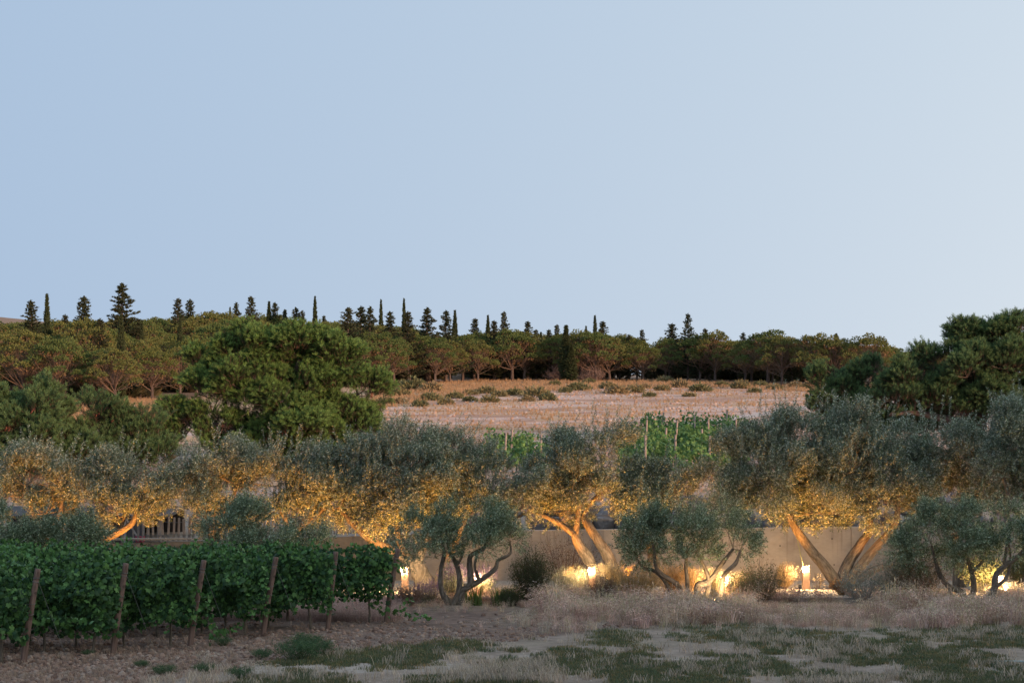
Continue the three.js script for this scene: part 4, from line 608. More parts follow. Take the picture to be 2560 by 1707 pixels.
const vineTrunkGeo = [0, 1, 2].map(() => limbGeo([{ p: V(0, -0.05, 0), r: 0.035 }, { p: V(rr(-0.04, 0.04), 0.25, rr(-0.04, 0.04)), r: 0.027 }, { p: V(rr(-0.06, 0.06), 0.5, rr(-0.05, 0.05)), r: 0.025 }, { p: V(rr(-0.05, 0.05), 0.85, 0), r: 0.018 }], 7, 0.35, 10, 12));
posts.forEach(([bx, by, tx, ty, w], i) => {
  w *= 0.62; const d = gd(by), p = onGround(bx, d), k = d / F, top = V((tx - bx) * k, (by - ty) * k, 0);
  const t = thing('vine_post', `${ord(i)} leaning round wooden end post of the vine rows from the left`, 'post', p, 'end posts of the vine rows');
  const pole = part('pole', limbGeo([{ p: V(0, -0.3, 0).addScaledVector(top, -0.1), r: w * k * 1.05 }, { p: top.clone().multiplyScalar(0.35), r: w * k }, { p: top.clone().multiplyScalar(0.7), r: w * k * 0.95 }, { p: top, r: w * k * 0.92 }], 14, 0.06, 20, 3), M.postWood, t);
  for (const f of [0.52, 0.63, 0.86, 0.9]) { const r = part('wire_wrap', new THREE.TorusGeometry(w * k * 1.03, 0.006, 5, 20), M.wire, t); r.rotation.x = Math.PI / 2 + rr(-0.2, 0.2); r.rotation.y = rr(-0.25, 0.1); r.position.copy(top).multiplyScalar(f); }
  for (const f of [0.52, 0.63]) { const a = top.clone().multiplyScalar(f), b = a.clone().add(V(-0.55, 0.02, -0.02)); part('tie_wire', new THREE.TubeGeometry(new THREE.LineCurve3(a.clone().add(V(-0.06, 0, 0.06)), b), 1, 0.005, 4), M.wire, t); }
  part('tie_wire', new THREE.TubeGeometry(new THREE.LineCurve3(top.clone().multiplyScalar(0.66).add(V(-0.42, 0, 0.04)), top.clone().multiplyScalar(0.4).add(V(-0.42, 0, 0.04))), 1, 0.005, 4), M.wire, t);
  part('anchor_wire', new THREE.TubeGeometry(new THREE.LineCurve3(top.clone().multiplyScalar(0.87).add(V(0.06, 0, 0.05)), V(top.x + 0.62, -0.02, 0.1)), 1, 0.003, 4), M.wire, t);
  // vines of this row, away to the left
  const edge = -512 / F * d - 3; let n = 0;
  for (let x = p.x - 0.38; x > edge && n < 13; x -= 1.0, n++) {
    const dz = -(p.x - x) * 0.03 + rr(-0.05, 0.05), g = V(x, near(x, d), -d + dz), hid = i < 5 ? 1 : 0.9;
    const v = thing('grape_vine', `${n === 0 ? 'green grape vine right beside' : ord(n) + ' green grape vine leftward of'} the ${ord(i)} leaning post`, 'vine', g, 'grape vines in the front vineyard');
    const tr = part('trunk', pick(vineTrunkGeo), M.oliveBark, v); tr.position.z = rr(-0.05, 0.05); tr.rotation.y = rr(0, 6);
    const list = vineFoliage(Math.round((n < 4 ? 1250 : 900) * hid), 1.05, rr(0.30, 0.48), rr(1.70, 1.88) - (i === 0 ? 0.12 : 0), 0.75, 0.098);
    for (let s = 0; s < 9; s++) { const x0 = rr(-0.5, 0.5), z0 = rr(-0.3, 0.4), y0 = rr(1.5, 1.8); shoot(list, [V(x0, y0, z0), V(x0 + rr(-0.15, 0.2), y0 + 0.16, z0 + rr(0, 0.15)), V(x0 + rr(-0.3, 0.35), y0 + rr(0.1, 0.3), z0 + rr(0, 0.3))], 9, 0.075); }
    for (let s = 0; s < 2; s++) { const x0 = rr(-0.5, 0.5), z0 = 0.42; shoot(list, [V(x0, rr(0.9, 1.3), z0), V(x0 + rr(-0.1, 0.2), rr(0.7, 0.9), z0 + 0.12), V(x0 + rr(-0.1, 0.3), rr(0.25, 0.5), z0 + 0.15)], 14, 0.085); }
    if (n === 0 && i === 0) shoot(list, [V(0.2, 0.85, 0.2), V(0.8, 0.95, 0.3), V(1.35, 0.85, 0.35), V(1.75, 0.78, 0.4)], 46, 0.10);
    if (n === 0 && i === 2) shoot(list, [V(0.3, 1.35, 0.2), V(0.75, 1.1, 0.3), V(0.85, 0.7, 0.35), V(1.0, 0.35, 0.4), V(0.9, 0.1, 0.4)], 60, 0.10);
    if (n === 0 && i === 5) { shoot(list, [V(0.2, 0.35, 0.3), V(0.7, 0.3, 0.4), V(1.15, 0.2, 0.5), V(1.6, 0.12, 0.55)], 55, 0.10); shoot(list, [V(0.3, 1.5, 0.1), V(0.7, 1.45, 0.2), V(0.8, 1.2, 0.2)], 24, 0.09); shoot(list, [V(0.5, 0.1, 0.3), V(0.85, 0.4, 0.3), V(1.05, 0.65, 0.3)], 22, 0.09); }
    if (n === 0 && i === 3) shoot(list, [V(0.1, 0.4, 0.3), V(-0.2, 0.2, 0.5), V(-0.5, 0.1, 0.8)], 40, 0.10);
    instanced('foliage', VLEAF, M.vine, list, v);
  }
});
{ // vines and poles on the terrace behind the wall
  const rows = [[[494, 84], [545, 84]], [[498, 92], [540, 92]], [[632, 80], [740, 80]], [[630, 88], [738, 88]], [[640, 96], [738, 96]], [[652, 103], [736, 103]]], vs = [], ps = [];
  rows.forEach(([[a, d], [b]], r) => { for (let px = a; px <= b; px += 1.15 * F / d * rr(0.85, 1.1)) vs.push([px, d + rr(-0.4, 0.4), r]); for (let px = a + rr(4, 14); px <= b; px += rr(28, 44)) ps.push([px, d - 0.45, r]); });
  const names = ['near row on the small left terrace plot', 'far row on the small left terrace plot', 'nearest row of the upper vine plot', 'second row of the upper vine plot', 'third row of the upper vine plot', 'farthest row of the upper vine plot'], cnt = {};
  const tint = () => { const t = rnd(); return col(lerp(0.07, 0.17, t), lerp(0.17, 0.32, t), lerp(0.055, 0.10, t)).multiplyScalar(rr(0.85, 1.2)); };
  for (const [px, d, r] of vs) {
    const v = thing('grape_vine', `${ord(cnt[r] = (cnt[r] ?? -1) + 1)} bright green vine in the ${names[r]}`, 'vine', onHill(px, d), 'vines of the upper plot'), h = r < 2 ? rr(1.1, 1.55) : rr(1.3, 1.7);
    const list = vineFoliage(440, 1.25, 0.2, h, 0.85, 0.125, tint); for (let s = 0; s < 5; s++) { const x0 = rr(-0.5, 0.5), z0 = rr(-0.3, 0.3); shoot(list, [V(x0, h - 0.2, z0), V(x0 + rr(-0.1, 0.1), h + 0.1, z0), V(x0 + rr(-0.25, 0.25), h + rr(0.15, 0.4), z0)], 9, 0.12); }
    part('trunk', pick(vineTrunkGeo), M.oliveBark, v); instanced('foliage', VLEAF, M.vine, list, v);
  }
  const pc = {}, pg = limbGeo([{ p: V(0, -0.2, 0), r: 0.055 }, { p: V(0, 1, 0), r: 0.052 }, { p: V(0.01, 1.75, 0), r: 0.05 }], 8, 0.08, 8);
  for (const [px, d, r] of ps) { const m = part(numbered('vine_stake'), pg, M.paling, scene); m.userData = {}; m.position.copy(onHill(px, d)); m.rotation.z = rr(-0.05, 0.05); m.scale.y = rr(0.95, 1.1); tag(m, `${ord(pc[r] = (pc[r] ?? -1) + 1)} grey wooden stake in the ${names[r]}`, 'post', 'stakes of the upper vine plot'); }
  const lone = thing('grape_vine', 'single small bright vine alone on the pale track beyond the terrace', 'vine', onHill(522, 100), 'vines of the upper plot'); instanced('foliage', VLEAF, M.vine, vineFoliage(90, 0.6, 0.05, 0.75, 0.5, 0.12, tint), lone); part('trunk', pick(vineTrunkGeo), M.oliveBark, lone).scale.setScalar(0.5);
}

// ---------------------------------------------------------------- lamps
const WARM = col(1, 0.66, 0.32), AMBER = col(1, 0.37, 0.052);
const glowMat = new THREE.MeshStandardMaterial({ color: 0xffffff, emissive: col(1, 0.72, 0.42), emissiveIntensity: 14 });
function bollard(label, px, d, power, y = 0.12, turn = 0, h = 0.66) {
  const p = onGround(px, d, y), t = thing('bollard_lamp', label, 'lamp', p, 'timber bollard lamps on the gravel'); t.rotation.y = turn;
  const body = new THREE.MeshStandardMaterial({ map: texture(64, 256, (u, v) => mix3([0.25, 0.155, 0.105], [0.40, 0.27, 0.20], fbm(u * 9, v * 2.5, 2.2 + px, 4))), roughness: 0.85 });
  part('body', boxGeo(0.21, h - 0.12, 0.19, 0, (h - 0.12) / 2, 0, 0.008), body, t);
  part('spine', boxGeo(0.06, 0.16, 0.18, 0.075, h - 0.04, 0, 0.006), body, t);
  part('cap', boxGeo(0.25, 0.03, 0.22, -0.02, h + 0.055, 0, 0.008), body, t);
  const bulb = part('glowing_lens', new THREE.SphereGeometry(0.068, 20, 14), glowMat, t); bulb.scale.set(1.2, 0.78, 1); bulb.position.set(-0.06, h - 0.03, 0.085);
  const l = new THREE.PointLight(WARM, power, 0, 2); l.position.set(-0.06, h - 0.03, 0.085); l.castShadow = true; l.shadow.radius = 2.5; l.name = 'bollard_light'; t.add(l);
  return t;
}
bollard('lit timber bollard standing alone beside the feathery grass tuft', 806, 54.0, 24);
bollard('lit timber bollard half hidden at the end of the last vine row', 405, 53.0, 26);
bollard('lit timber bollard among the yellow lit grasses before the leaning twin trunks', 592, 52.6, 30, 0.14);
bollard('lit timber bollard behind the iris clump and young olive', 480, 51.6, 22, 0.12, 0.4, 0.5);
bollard('lit timber bollard behind the parted limbs of the young olive', 726, 51.2, 42, 0.12, -0.3, 0.5);
bollard('lit timber bollard glowing between the two young olives on the far right', 999, 51.6, 44, 0.12, 0.2, 0.5);
bollard('lit timber bollard behind the leftmost young olives, glow only between leaves', 62, 52.8, 16);
function spot(label, px, d, to, power, angle = 0.75, y = 0.13, color = AMBER) { // small spike spotlight aimed up into a tree
  const p = onGround(px, d, y), t = thing('garden_spotlight', label, 'lamp', p, 'spike spotlights under the olives'), aimTo = W(to[0], to[1], to[2]), dir = aimTo.clone().sub(p.clone().add(V(0, 0.14, 0))).normalize();
  const metal = std(0.05, 0.05, 0.05, 0.5, { metalness: 0.6 });
  part('spike', new THREE.CylinderGeometry(0.012, 0.008, 0.16, 8).translate(0, 0.04, 0), metal, t);
  const q = new THREE.Quaternion().setFromUnitVectors(UPV, dir);
  const hd = part('housing', new THREE.LatheGeometry([[0.001, -0.07], [0.035, -0.065], [0.045, 0], [0.05, 0.05], [0.044, 0.05], [0.04, 0.01], [0.001, 0.005]].map(a => new THREE.Vector2(...a)), 16), metal, t); hd.quaternion.copy(q); hd.position.set(0, 0.14, 0);
  const ln = part('glowing_lens', new THREE.CylinderGeometry(0.04, 0.04, 0.012, 16), glowMat, t); ln.quaternion.copy(q); ln.position.set(0, 0.14, 0).addScaledVector(dir, 0.02);
  const l = new THREE.SpotLight(color, power, 0, angle, 0.7, 2); l.position.set(0, 0.14, 0).addScaledVector(dir, 0.07); l.target.position.copy(l.position).addScaledVector(dir, 3); l.castShadow = true; l.shadow.radius = 2; l.name = 'spot_light'; t.add(l, l.target);
}
const UP = 84;
spot('spotlight under the large V-trunk olive, left of its foot', 800, 52.8, [785, 470, 54], UP * 1.0, 0.75);
spot('spotlight under the large V-trunk olive, right of its foot', 872, 52.4, [850, 470, 54], UP * 0.9, 0.75);
spot('spotlight among the grasses at the foot of the leaning twin-trunk olive', 562, 53.2, [565, 470, 54.6], UP * 1.1, 0.8);
spot('spotlight at the foot of the short-forked olive behind the young one', 636, 53.0, [645, 470, 55], UP * 1.1, 0.8);
spot('spotlight at the foot of the brightly lit thick olive trunk', 392, 53.2, [385, 470, 54.8], UP * 1.2, 0.8);
spot('spotlight behind the lavender, aimed at the right half of the tall olive crown', 465, 53.4, [455, 470, 54.8], UP * 1.0, 0.8);
spot('spotlight at the foot of the olive before the paling fence', 300, 53.6, [305, 470, 55.5], UP * 1.2, 0.8);
spot('spotlight under the silvery olive with the pointed crown', 232, 54.2, [222, 470, 56], UP * 0.9, 0.75);
spot('spotlight at the foot of the olive before the shed', 125, 53.8, [125, 470, 55.5], UP * 1.2, 0.8);
spot('spotlight under the leftmost large olive', 30, 54.2, [38, 470, 56], UP * 1.0, 0.8);
spot('spotlight under the olive below the big dark pine', 935, 53.0, [945, 470, 55], UP * 0.4, 0.75);
spot('bright low ground spotlight in the straw below the parted young olive', 717, 47.9, [712, 560, 49.8], 22, 0.7, 0.03, WARM);
spot('spotlight behind the young olive on the far right', 1006, 51.0, [1000, 550, 49.5], 60, 0.9, 0.13, WARM);
{ const b = part('spotlight_glow_bulb', new THREE.SphereGeometry(0.05, 16, 12), glowMat, scene); b.name = 'floor_lamp'; b.position.copy(onGround(718, 47.6)).add(V(0, 0.14, 0)); tag(b, 'round bright floor lamp in the straw under the parted young olive', 'lamp'); const l = new THREE.PointLight(WARM, 3, 0, 2); l.position.copy(b.position); l.castShadow = true; l.shadow.radius = 2.5; scene.add(l); }

// ---------------------------------------------------------------- garden plants between the straw and the wall
seed = 71;
const gauz = (k) => gauss() * k;
function shrubGeo(n, w, h, o) { // stems from the base carrying leaves; unit metres
  const g = new Geo();
  for (let k = 0; k < n; k++) {
    const a = rr(0, 6.28), sp = Math.sqrt(rnd()) * w / 2, e = V(Math.cos(a) * sp, h * rr(0.55, 1) * (1 - 0.35 * Math.pow(sp / (w / 2), 2)), Math.sin(a) * sp * 0.8), o0 = V(e.x * 0.25 + gauz(0.03), 0, e.z * 0.25), m = o0.clone().lerp(e, 0.5).add(V(gauz(0.05), 0.04, gauz(0.05)));
    if (o.stem) { g.stick(o0, m, o.sw, o.sw * 0.8, jit(o.stem, 0.2)); g.stick(m, e, o.sw * 0.8, o.sw * 0.4, jit(o.stem, 0.2)); }
    for (let j = 0; j < o.leaves; j++) { const t = lerp(o.from ?? 0.25, 1, Math.sqrt(rnd())), q = t < 0.5 ? o0.clone().lerp(m, t * 2) : m.clone().lerp(e, t * 2 - 1), d = dirRnd().add(V(0, o.lift ?? 0.6, 0)).normalize(); g.leaf(q.addScaledVector(dirRnd(), o.spread ?? 0.05), d, d.clone().cross(dirRnd()).normalize(), o.len * rr(0.7, 1.3), o.wid * rr(0.7, 1.3), jit(rnd() < (o.mixp ?? 0.3) ? o.c2 : o.c1, 0.25)); }
    if (o.spike) for (let j = 0; j < 9; j++) { const q = e.clone().add(V(gauz(0.008), j * 0.022, gauz(0.008))), d = dirRnd(); g.leaf(q, d, d.clone().cross(dirRnd()).normalize(), 0.03, 0.022, jit(o.spike, 0.3)); }
  }
  return g.build();
}
function grassGeo(n, h, spread, w, c, head, droop = 0.5) {
  const g = new Geo();
  for (let k = 0; k < n; k++) {
    const a = rr(0, 6.28), l = h * rr(0.55, 1), b = spread * Math.sqrt(rnd()), o = V(rr(-0.14, 0.14), 0, rr(-0.14, 0.14)), D = V(Math.cos(a), 0, Math.sin(a));
    const p1 = o.clone().addScaledVector(D, b * 0.25 * l).add(V(0, l * 0.5, 0)), p2 = o.clone().addScaledVector(D, b * 0.6 * l).add(V(0, l * 0.85, 0)), p3 = o.clone().addScaledVector(D, b * l).add(V(0, l * (1 - droop * b * 0.6), 0)), cc = jit(c, 0.22);
    g.blade([o, p1, p2, p3], w, cc);
    if (head) for (let j = 0; j < 4; j++) { const q = p2.clone().lerp(p3, 0.4 + j * 0.2), d = p3.clone().sub(p2).normalize().addScaledVector(dirRnd(), 0.5).normalize(); g.leaf(q, d, d.clone().cross(dirRnd()).normalize(), 0.045, 0.012, jit(head, 0.25)); }
  }
  return g.build();
}
function plant(name, label, cat, px, d, geo, mat, s = 1, y, group) { const m = part(numbered(name), geo, mat, scene); m.userData = {}; m.position.copy(onGround(px, d, y)); m.rotation.y = rr(0, 6.28); m.scale.setScalar(s); return tag(m, label, cat, group); }
const G = M.grass, yp = 0.12;
const lav = { stem: [0.20, 0.20, 0.13], sw: 0.004, leaves: 9, from: 0.05, len: 0.05, wid: 0.008, c1: [0.20, 0.23, 0.15], c2: [0.30, 0.29, 0.20], spike: [0.22, 0.155, 0.25] };
plant('lavender_bush', 'tall lavender with purple spikes behind the crooked young olive stems', 'plant', 452, 51.2, shrubGeo(190, 1.1, 0.95, lav), G, 1, yp);
plant('lavender_bush', 'lavender clump right of the crooked olive stems, near the half-hidden bollard', 'plant', 486, 51.6, shrubGeo(150, 0.9, 0.8, lav), G, 1, yp);
plant('lavender_bush', 'faded lavender low beside the last vine post', 'plant', 428, 49.6, shrubGeo(160, 1.0, 0.55, { ...lav, c1: [0.22, 0.19, 0.17], c2: [0.30, 0.25, 0.22] }), G);
plant('dry_shrub', 'reddish dry shrub between the last vine post and the young olive', 'shrub', 408, 48.4, shrubGeo(220, 1.1, 0.62, { stem: [0.20, 0.115, 0.085], sw: 0.004, leaves: 8, len: 0.04, wid: 0.012, c1: [0.24, 0.14, 0.10], c2: [0.18, 0.15, 0.09] }), G);
const rosemary = { stem: [0.10, 0.08, 0.05], sw: 0.007, leaves: 46, from: 0.12, len: 0.055, wid: 0.013, c1: [0.045, 0.062, 0.026], c2: [0.085, 0.10, 0.04], lift: 0.5, spread: 0.09 };
plant('dark_shrub', 'dense dark green shrub with upright sprays before the beige wall', 'shrub', 532, 49.4, shrubGeo(210, 1.6, 1.75, rosemary), G);
plant('dark_shrub', 'low leafy edge of dark shrub beside the iris leaves', 'shrub', 512, 48.9, shrubGeo(80, 0.9, 0.55, { ...rosemary, c1: [0.07, 0.10, 0.04] }), G);
{ const iris = () => { const g = new Geo(); for (let k = 0; k < 34; k++) { const a = rr(0, 6.28), l = rr(0.35, 0.62), o = V(Math.cos(a) * rr(0, 0.28), 0, Math.sin(a) * rr(0, 0.2)), b = rr(0.1, 0.5); g.blade([o, o.clone().add(V(Math.cos(a) * b * 0.3 * l, l * 0.55, Math.sin(a) * b * 0.3 * l)), o.clone().add(V(Math.cos(a) * b * l, l, Math.sin(a) * b * l))], 0.045, jit([0.10, 0.155, 0.045], 0.25)); } return g.build(); };
  plant('iris_clump', 'sword-leaved iris clump glowing yellow-green right of the young olive', 'plant', 476, 48.7, iris(), M.vine, 1.05); plant('iris_clump', 'second sword-leaved iris clump between the glowing one and the dark shrub', 'plant', 500, 49.0, iris(), M.vine, 1.0); plant('iris_clump', 'low broad green iris leaves at the foot of the young olive', 'plant', 464, 49.3, iris(), M.vine, 0.8); }
plant('wiry_shrub', 'tall wiry reddish shrub with bare stems and seed heads against the beige wall', 'shrub', 566, 56.5, shrubGeo(130, 2.6, 1.75, { stem: [0.20, 0.115, 0.08], sw: 0.006, leaves: 11, from: 0.35, len: 0.035, wid: 0.03, c1: [0.13, 0.085, 0.06], c2: [0.20, 0.12, 0.08], spread: 0.16 }), G, 1, yp);
plant('grey_shrub', 'grey-green feathery shrub lit by the lamp before the leaning trunks', 'shrub', 568, 52.4, shrubGeo(120, 1.3, 0.85, { stem: [0.2, 0.17, 0.12], sw: 0.004, leaves: 24, from: 0.1, len: 0.06, wid: 0.010, c1: [0.24, 0.25, 0.17], c2: [0.36, 0.34, 0.25] }), G, 1, yp);
plant('grey_shrub', 'grey-green shrub in lamp glow at the foot of the leaning trunks', 'shrub', 578, 53.6, shrubGeo(110, 1.0, 0.8, { leaves: 26, stem: [0.2, 0.17, 0.12], sw: 0.004, from: 0.1, len: 0.06, wid: 0.012, c1: [0.26, 0.25, 0.15], c2: [0.36, 0.33, 0.22] }), G, 1, yp);
plant('fountain_grass', 'bright bristling grass clump right behind the lit bollard by the twin trunks', 'grass clump', 612, 53.4, grassGeo(420, 0.95, 0.75, 0.010, [0.46, 0.36, 0.20], [0.5, 0.42, 0.26]), G, 1, yp);
plant('straw_shrub', 'yellow-stemmed dry shrub between the bollard and the young olive', 'shrub', 632, 49.7, shrubGeo(420, 1.9, 1.2, { stem: [0.36, 0.27, 0.13], sw: 0.005, leaves: 6, from: 0.6, len: 0.045, wid: 0.012, c1: [0.36, 0.28, 0.13], c2: [0.24, 0.19, 0.10] }), G);
plant('straw_shrub', 'dark brown twiggy shrub in front of the bollard by the twin trunks', 'shrub', 602, 49.0, shrubGeo(300, 1.2, 0.95, { stem: [0.12, 0.075, 0.06], sw: 0.005, leaves: 6, from: 0.5, len: 0.03, wid: 0.012, c1: [0.14, 0.10, 0.075], c2: [0.22, 0.17, 0.12] }), G);
plant('fountain_grass', 'arching orange fountain grass under the left half of the young olive', 'grass clump', 672, 50.6, grassGeo(520, 1.15, 1.1, 0.010, [0.40, 0.25, 0.11], null, 1.0), G, 1, yp);
plant('fountain_grass', 'second arching fountain grass behind the young olive stems', 'grass clump', 692, 51.4, grassGeo(420, 1.0, 1.0, 0.010, [0.42, 0.28, 0.13], null, 1.0), G, 1, yp);
plant('fountain_grass', 'upright grass clump glowing white behind the parted young olive stems', 'grass clump', 712, 50.6, grassGeo(380, 0.9, 0.6, 0.010, [0.44, 0.36, 0.22], [0.5, 0.42, 0.28]), G, 1, yp);
plant('fountain_grass', 'upright grass clump glowing right of the low bollard behind the young olive', 'grass clump', 740, 50.9, grassGeo(320, 0.8, 0.6, 0.010, [0.44, 0.36, 0.22], [0.5, 0.42, 0.28]), G, 1, yp);
{ const g = new Geo(); for (let k = 0; k < 1300; k++) { const a = rr(0, 6.28), l0 = rr(0.5, 1.0), o = V(rr(-0.07, 0.07), 0, rr(-0.06, 0.06)), u0 = Math.sqrt(rnd()), b = 0.40 * u0, D = V(Math.cos(a), 0, Math.sin(a) * 0.8), l = l0 * (1.08 - 0.5 * u0 * u0), P = (f, y) => o.clone().addScaledVector(D, b * f).add(V(0.16 * y * y * l, y * l, 0)); g.blade([o, P(0.55, 0.3), P(0.95, 0.62), P(1.1, 0.88), P(1.25, 0.97 - b * 0.5)], 0.007, jit([0.33, 0.23, 0.12], 0.35)); } const m = plant('feather_grass', 'tall wispy feather grass tuft left of the lone lit bollard', 'grass clump', 784, 54.2, g.build(), G, 1, yp); m.rotation.y = 0; }
plant('yucca_stalk', 'thin pale stalk rising behind the lone bollard', 'plant', 808, 54.5, (() => { const g = new Geo(); g.stick(V(0, 0, 0), V(-0.33, 1.5, 0), 0.012, 0.008, [0.42, 0.42, 0.16]); g.stick(V(-0.33, 1.5, 0), V(-0.34, 1.54, 0), 0.02, 0.012, [0.45, 0.4, 0.2]); return g.build(); })(), M.twig, 1, yp).rotation.y = 0;
plant('seed_plant', 'low pale seed-headed plant right of the lone lit bollard', 'plant', 818, 54.0, shrubGeo(26, 0.5, 0.6, { stem: [0.34, 0.26, 0.18], sw: 0.004, leaves: 10, from: 0.3, len: 0.04, wid: 0.025, c1: [0.42, 0.32, 0.22], c2: [0.3, 0.24, 0.16] }), G, 1, yp);
const brush = { stem: [0.19, 0.14, 0.10], sw: 0.004, leaves: 12, from: 0.2, len: 0.06, wid: 0.024, c1: [0.15, 0.145, 0.085], c2: [0.24, 0.18, 0.12] };
plant('dry_shrub', 'brownish wild shrub left of the feather grass tuft', 'shrub', 762, 49.7, shrubGeo(170, 1.6, 1.35, brush), G);
plant('dry_shrub', 'green-brown wild shrub right of the parted young olive', 'shrub', 744, 49.2, shrubGeo(140, 1.2, 1.0, { ...brush, c1: [0.12, 0.14, 0.065] }), G);
const silver = { stem: [0.30, 0.29, 0.27], sw: 0.004, leaves: 14, from: 0.15, len: 0.07, wid: 0.024, c1: [0.22, 0.25, 0.21], c2: [0.38, 0.41, 0.36], lift: 0.9 };
plant('silver_shrub', 'silvery blue shrub with upright wands at the foot of the V-trunk olive', 'shrub', 862, 49.6, shrubGeo(110, 1.6, 1.25, silver), G);
plant('silver_shrub', 'taller silvery shrub rising before the right limbs of the V-trunk olive', 'shrub', 890, 49.9, shrubGeo(110, 1.4, 1.8, silver), G);
plant('dry_shrub', 'wide russet-flecked shrub between the silvery shrubs and the widest young olive', 'shrub', 918, 49.4, shrubGeo(230, 2.1, 1.6, { ...brush, c1: [0.16, 0.145, 0.095], c2: [0.25, 0.13, 0.08] }), G);
plant('dry_shrub', 'low rusty plant beside the foot of the V-trunk olive', 'shrub', 843, 51.5, shrubGeo(120, 0.8, 0.5, { ...brush, c1: [0.32, 0.16, 0.07], c2: [0.25, 0.19, 0.10] }), G, 1, yp);
plant('leafy_shrub', 'round leafy shrub glowing gold behind the widest young olive', 'shrub', 983, 52.8, shrubGeo(190, 1.5, 1.25, { stem: [0.2, 0.16, 0.1], sw: 0.006, leaves: 34, from: 0.1, len: 0.06, wid: 0.03, c1: [0.16, 0.17, 0.07], c2: [0.24, 0.23, 0.10], spread: 0.1 }), M.vine, 1, yp);
plant('leafy_shrub', 'dark leafy shrub at the far right edge behind the glow', 'shrub', 1022, 54.5, shrubGeo(150, 1.4, 1.1, { stem: [0.2, 0.16, 0.1], sw: 0.006, leaves: 30, from: 0.1, len: 0.06, wid: 0.03, c1: [0.10, 0.12, 0.05], c2: [0.16, 0.15, 0.07], spread: 0.1 }), M.vine, 1, yp);
plant('pale_bush', 'pale thyme-like cushion lit white beside the far right bollard', 'shrub', 1012, 51.0, shrubGeo(160, 1.2, 0.45, { leaves: 16, from: 0.1, len: 0.04, wid: 0.012, c1: [0.34, 0.29, 0.22], c2: [0.42, 0.36, 0.28] }), G, 1, yp);
{ const oleander = shrubGeo(60, 0.9, 0.5, { stem: [0.16, 0.14, 0.09], sw: 0.005, leaves: 18, from: 0.2, len: 0.05, wid: 0.03, c1: [0.42, 0.18, 0.36], c2: [0.10, 0.13, 0.06], mixp: 0.5 }); plant('flowering_shrub', 'pink flowering plant between boulders left of the twin trunks', 'shrub', 476, 59.6, oleander, G, 1, wallTop(-1.2)); plant('flowering_shrub', 'smaller pink flowering plant on the wall above the wiry shrub', 'shrub', 560, 59.6, oleander, G, 0.7, wallTop(1.6)); }
plant('trailing_shrub', 'leafy green shrub hanging before the low wall beside the shed', 'shrub', 150, 57.8, shrubGeo(110, 1.5, 1.25, { stem: [0.16, 0.12, 0.08], sw: 0.006, leaves: 26, from: 0.25, len: 0.06, wid: 0.03, c1: [0.085, 0.10, 0.045], c2: [0.14, 0.13, 0.07], spread: 0.12 }), G, 1, yp);

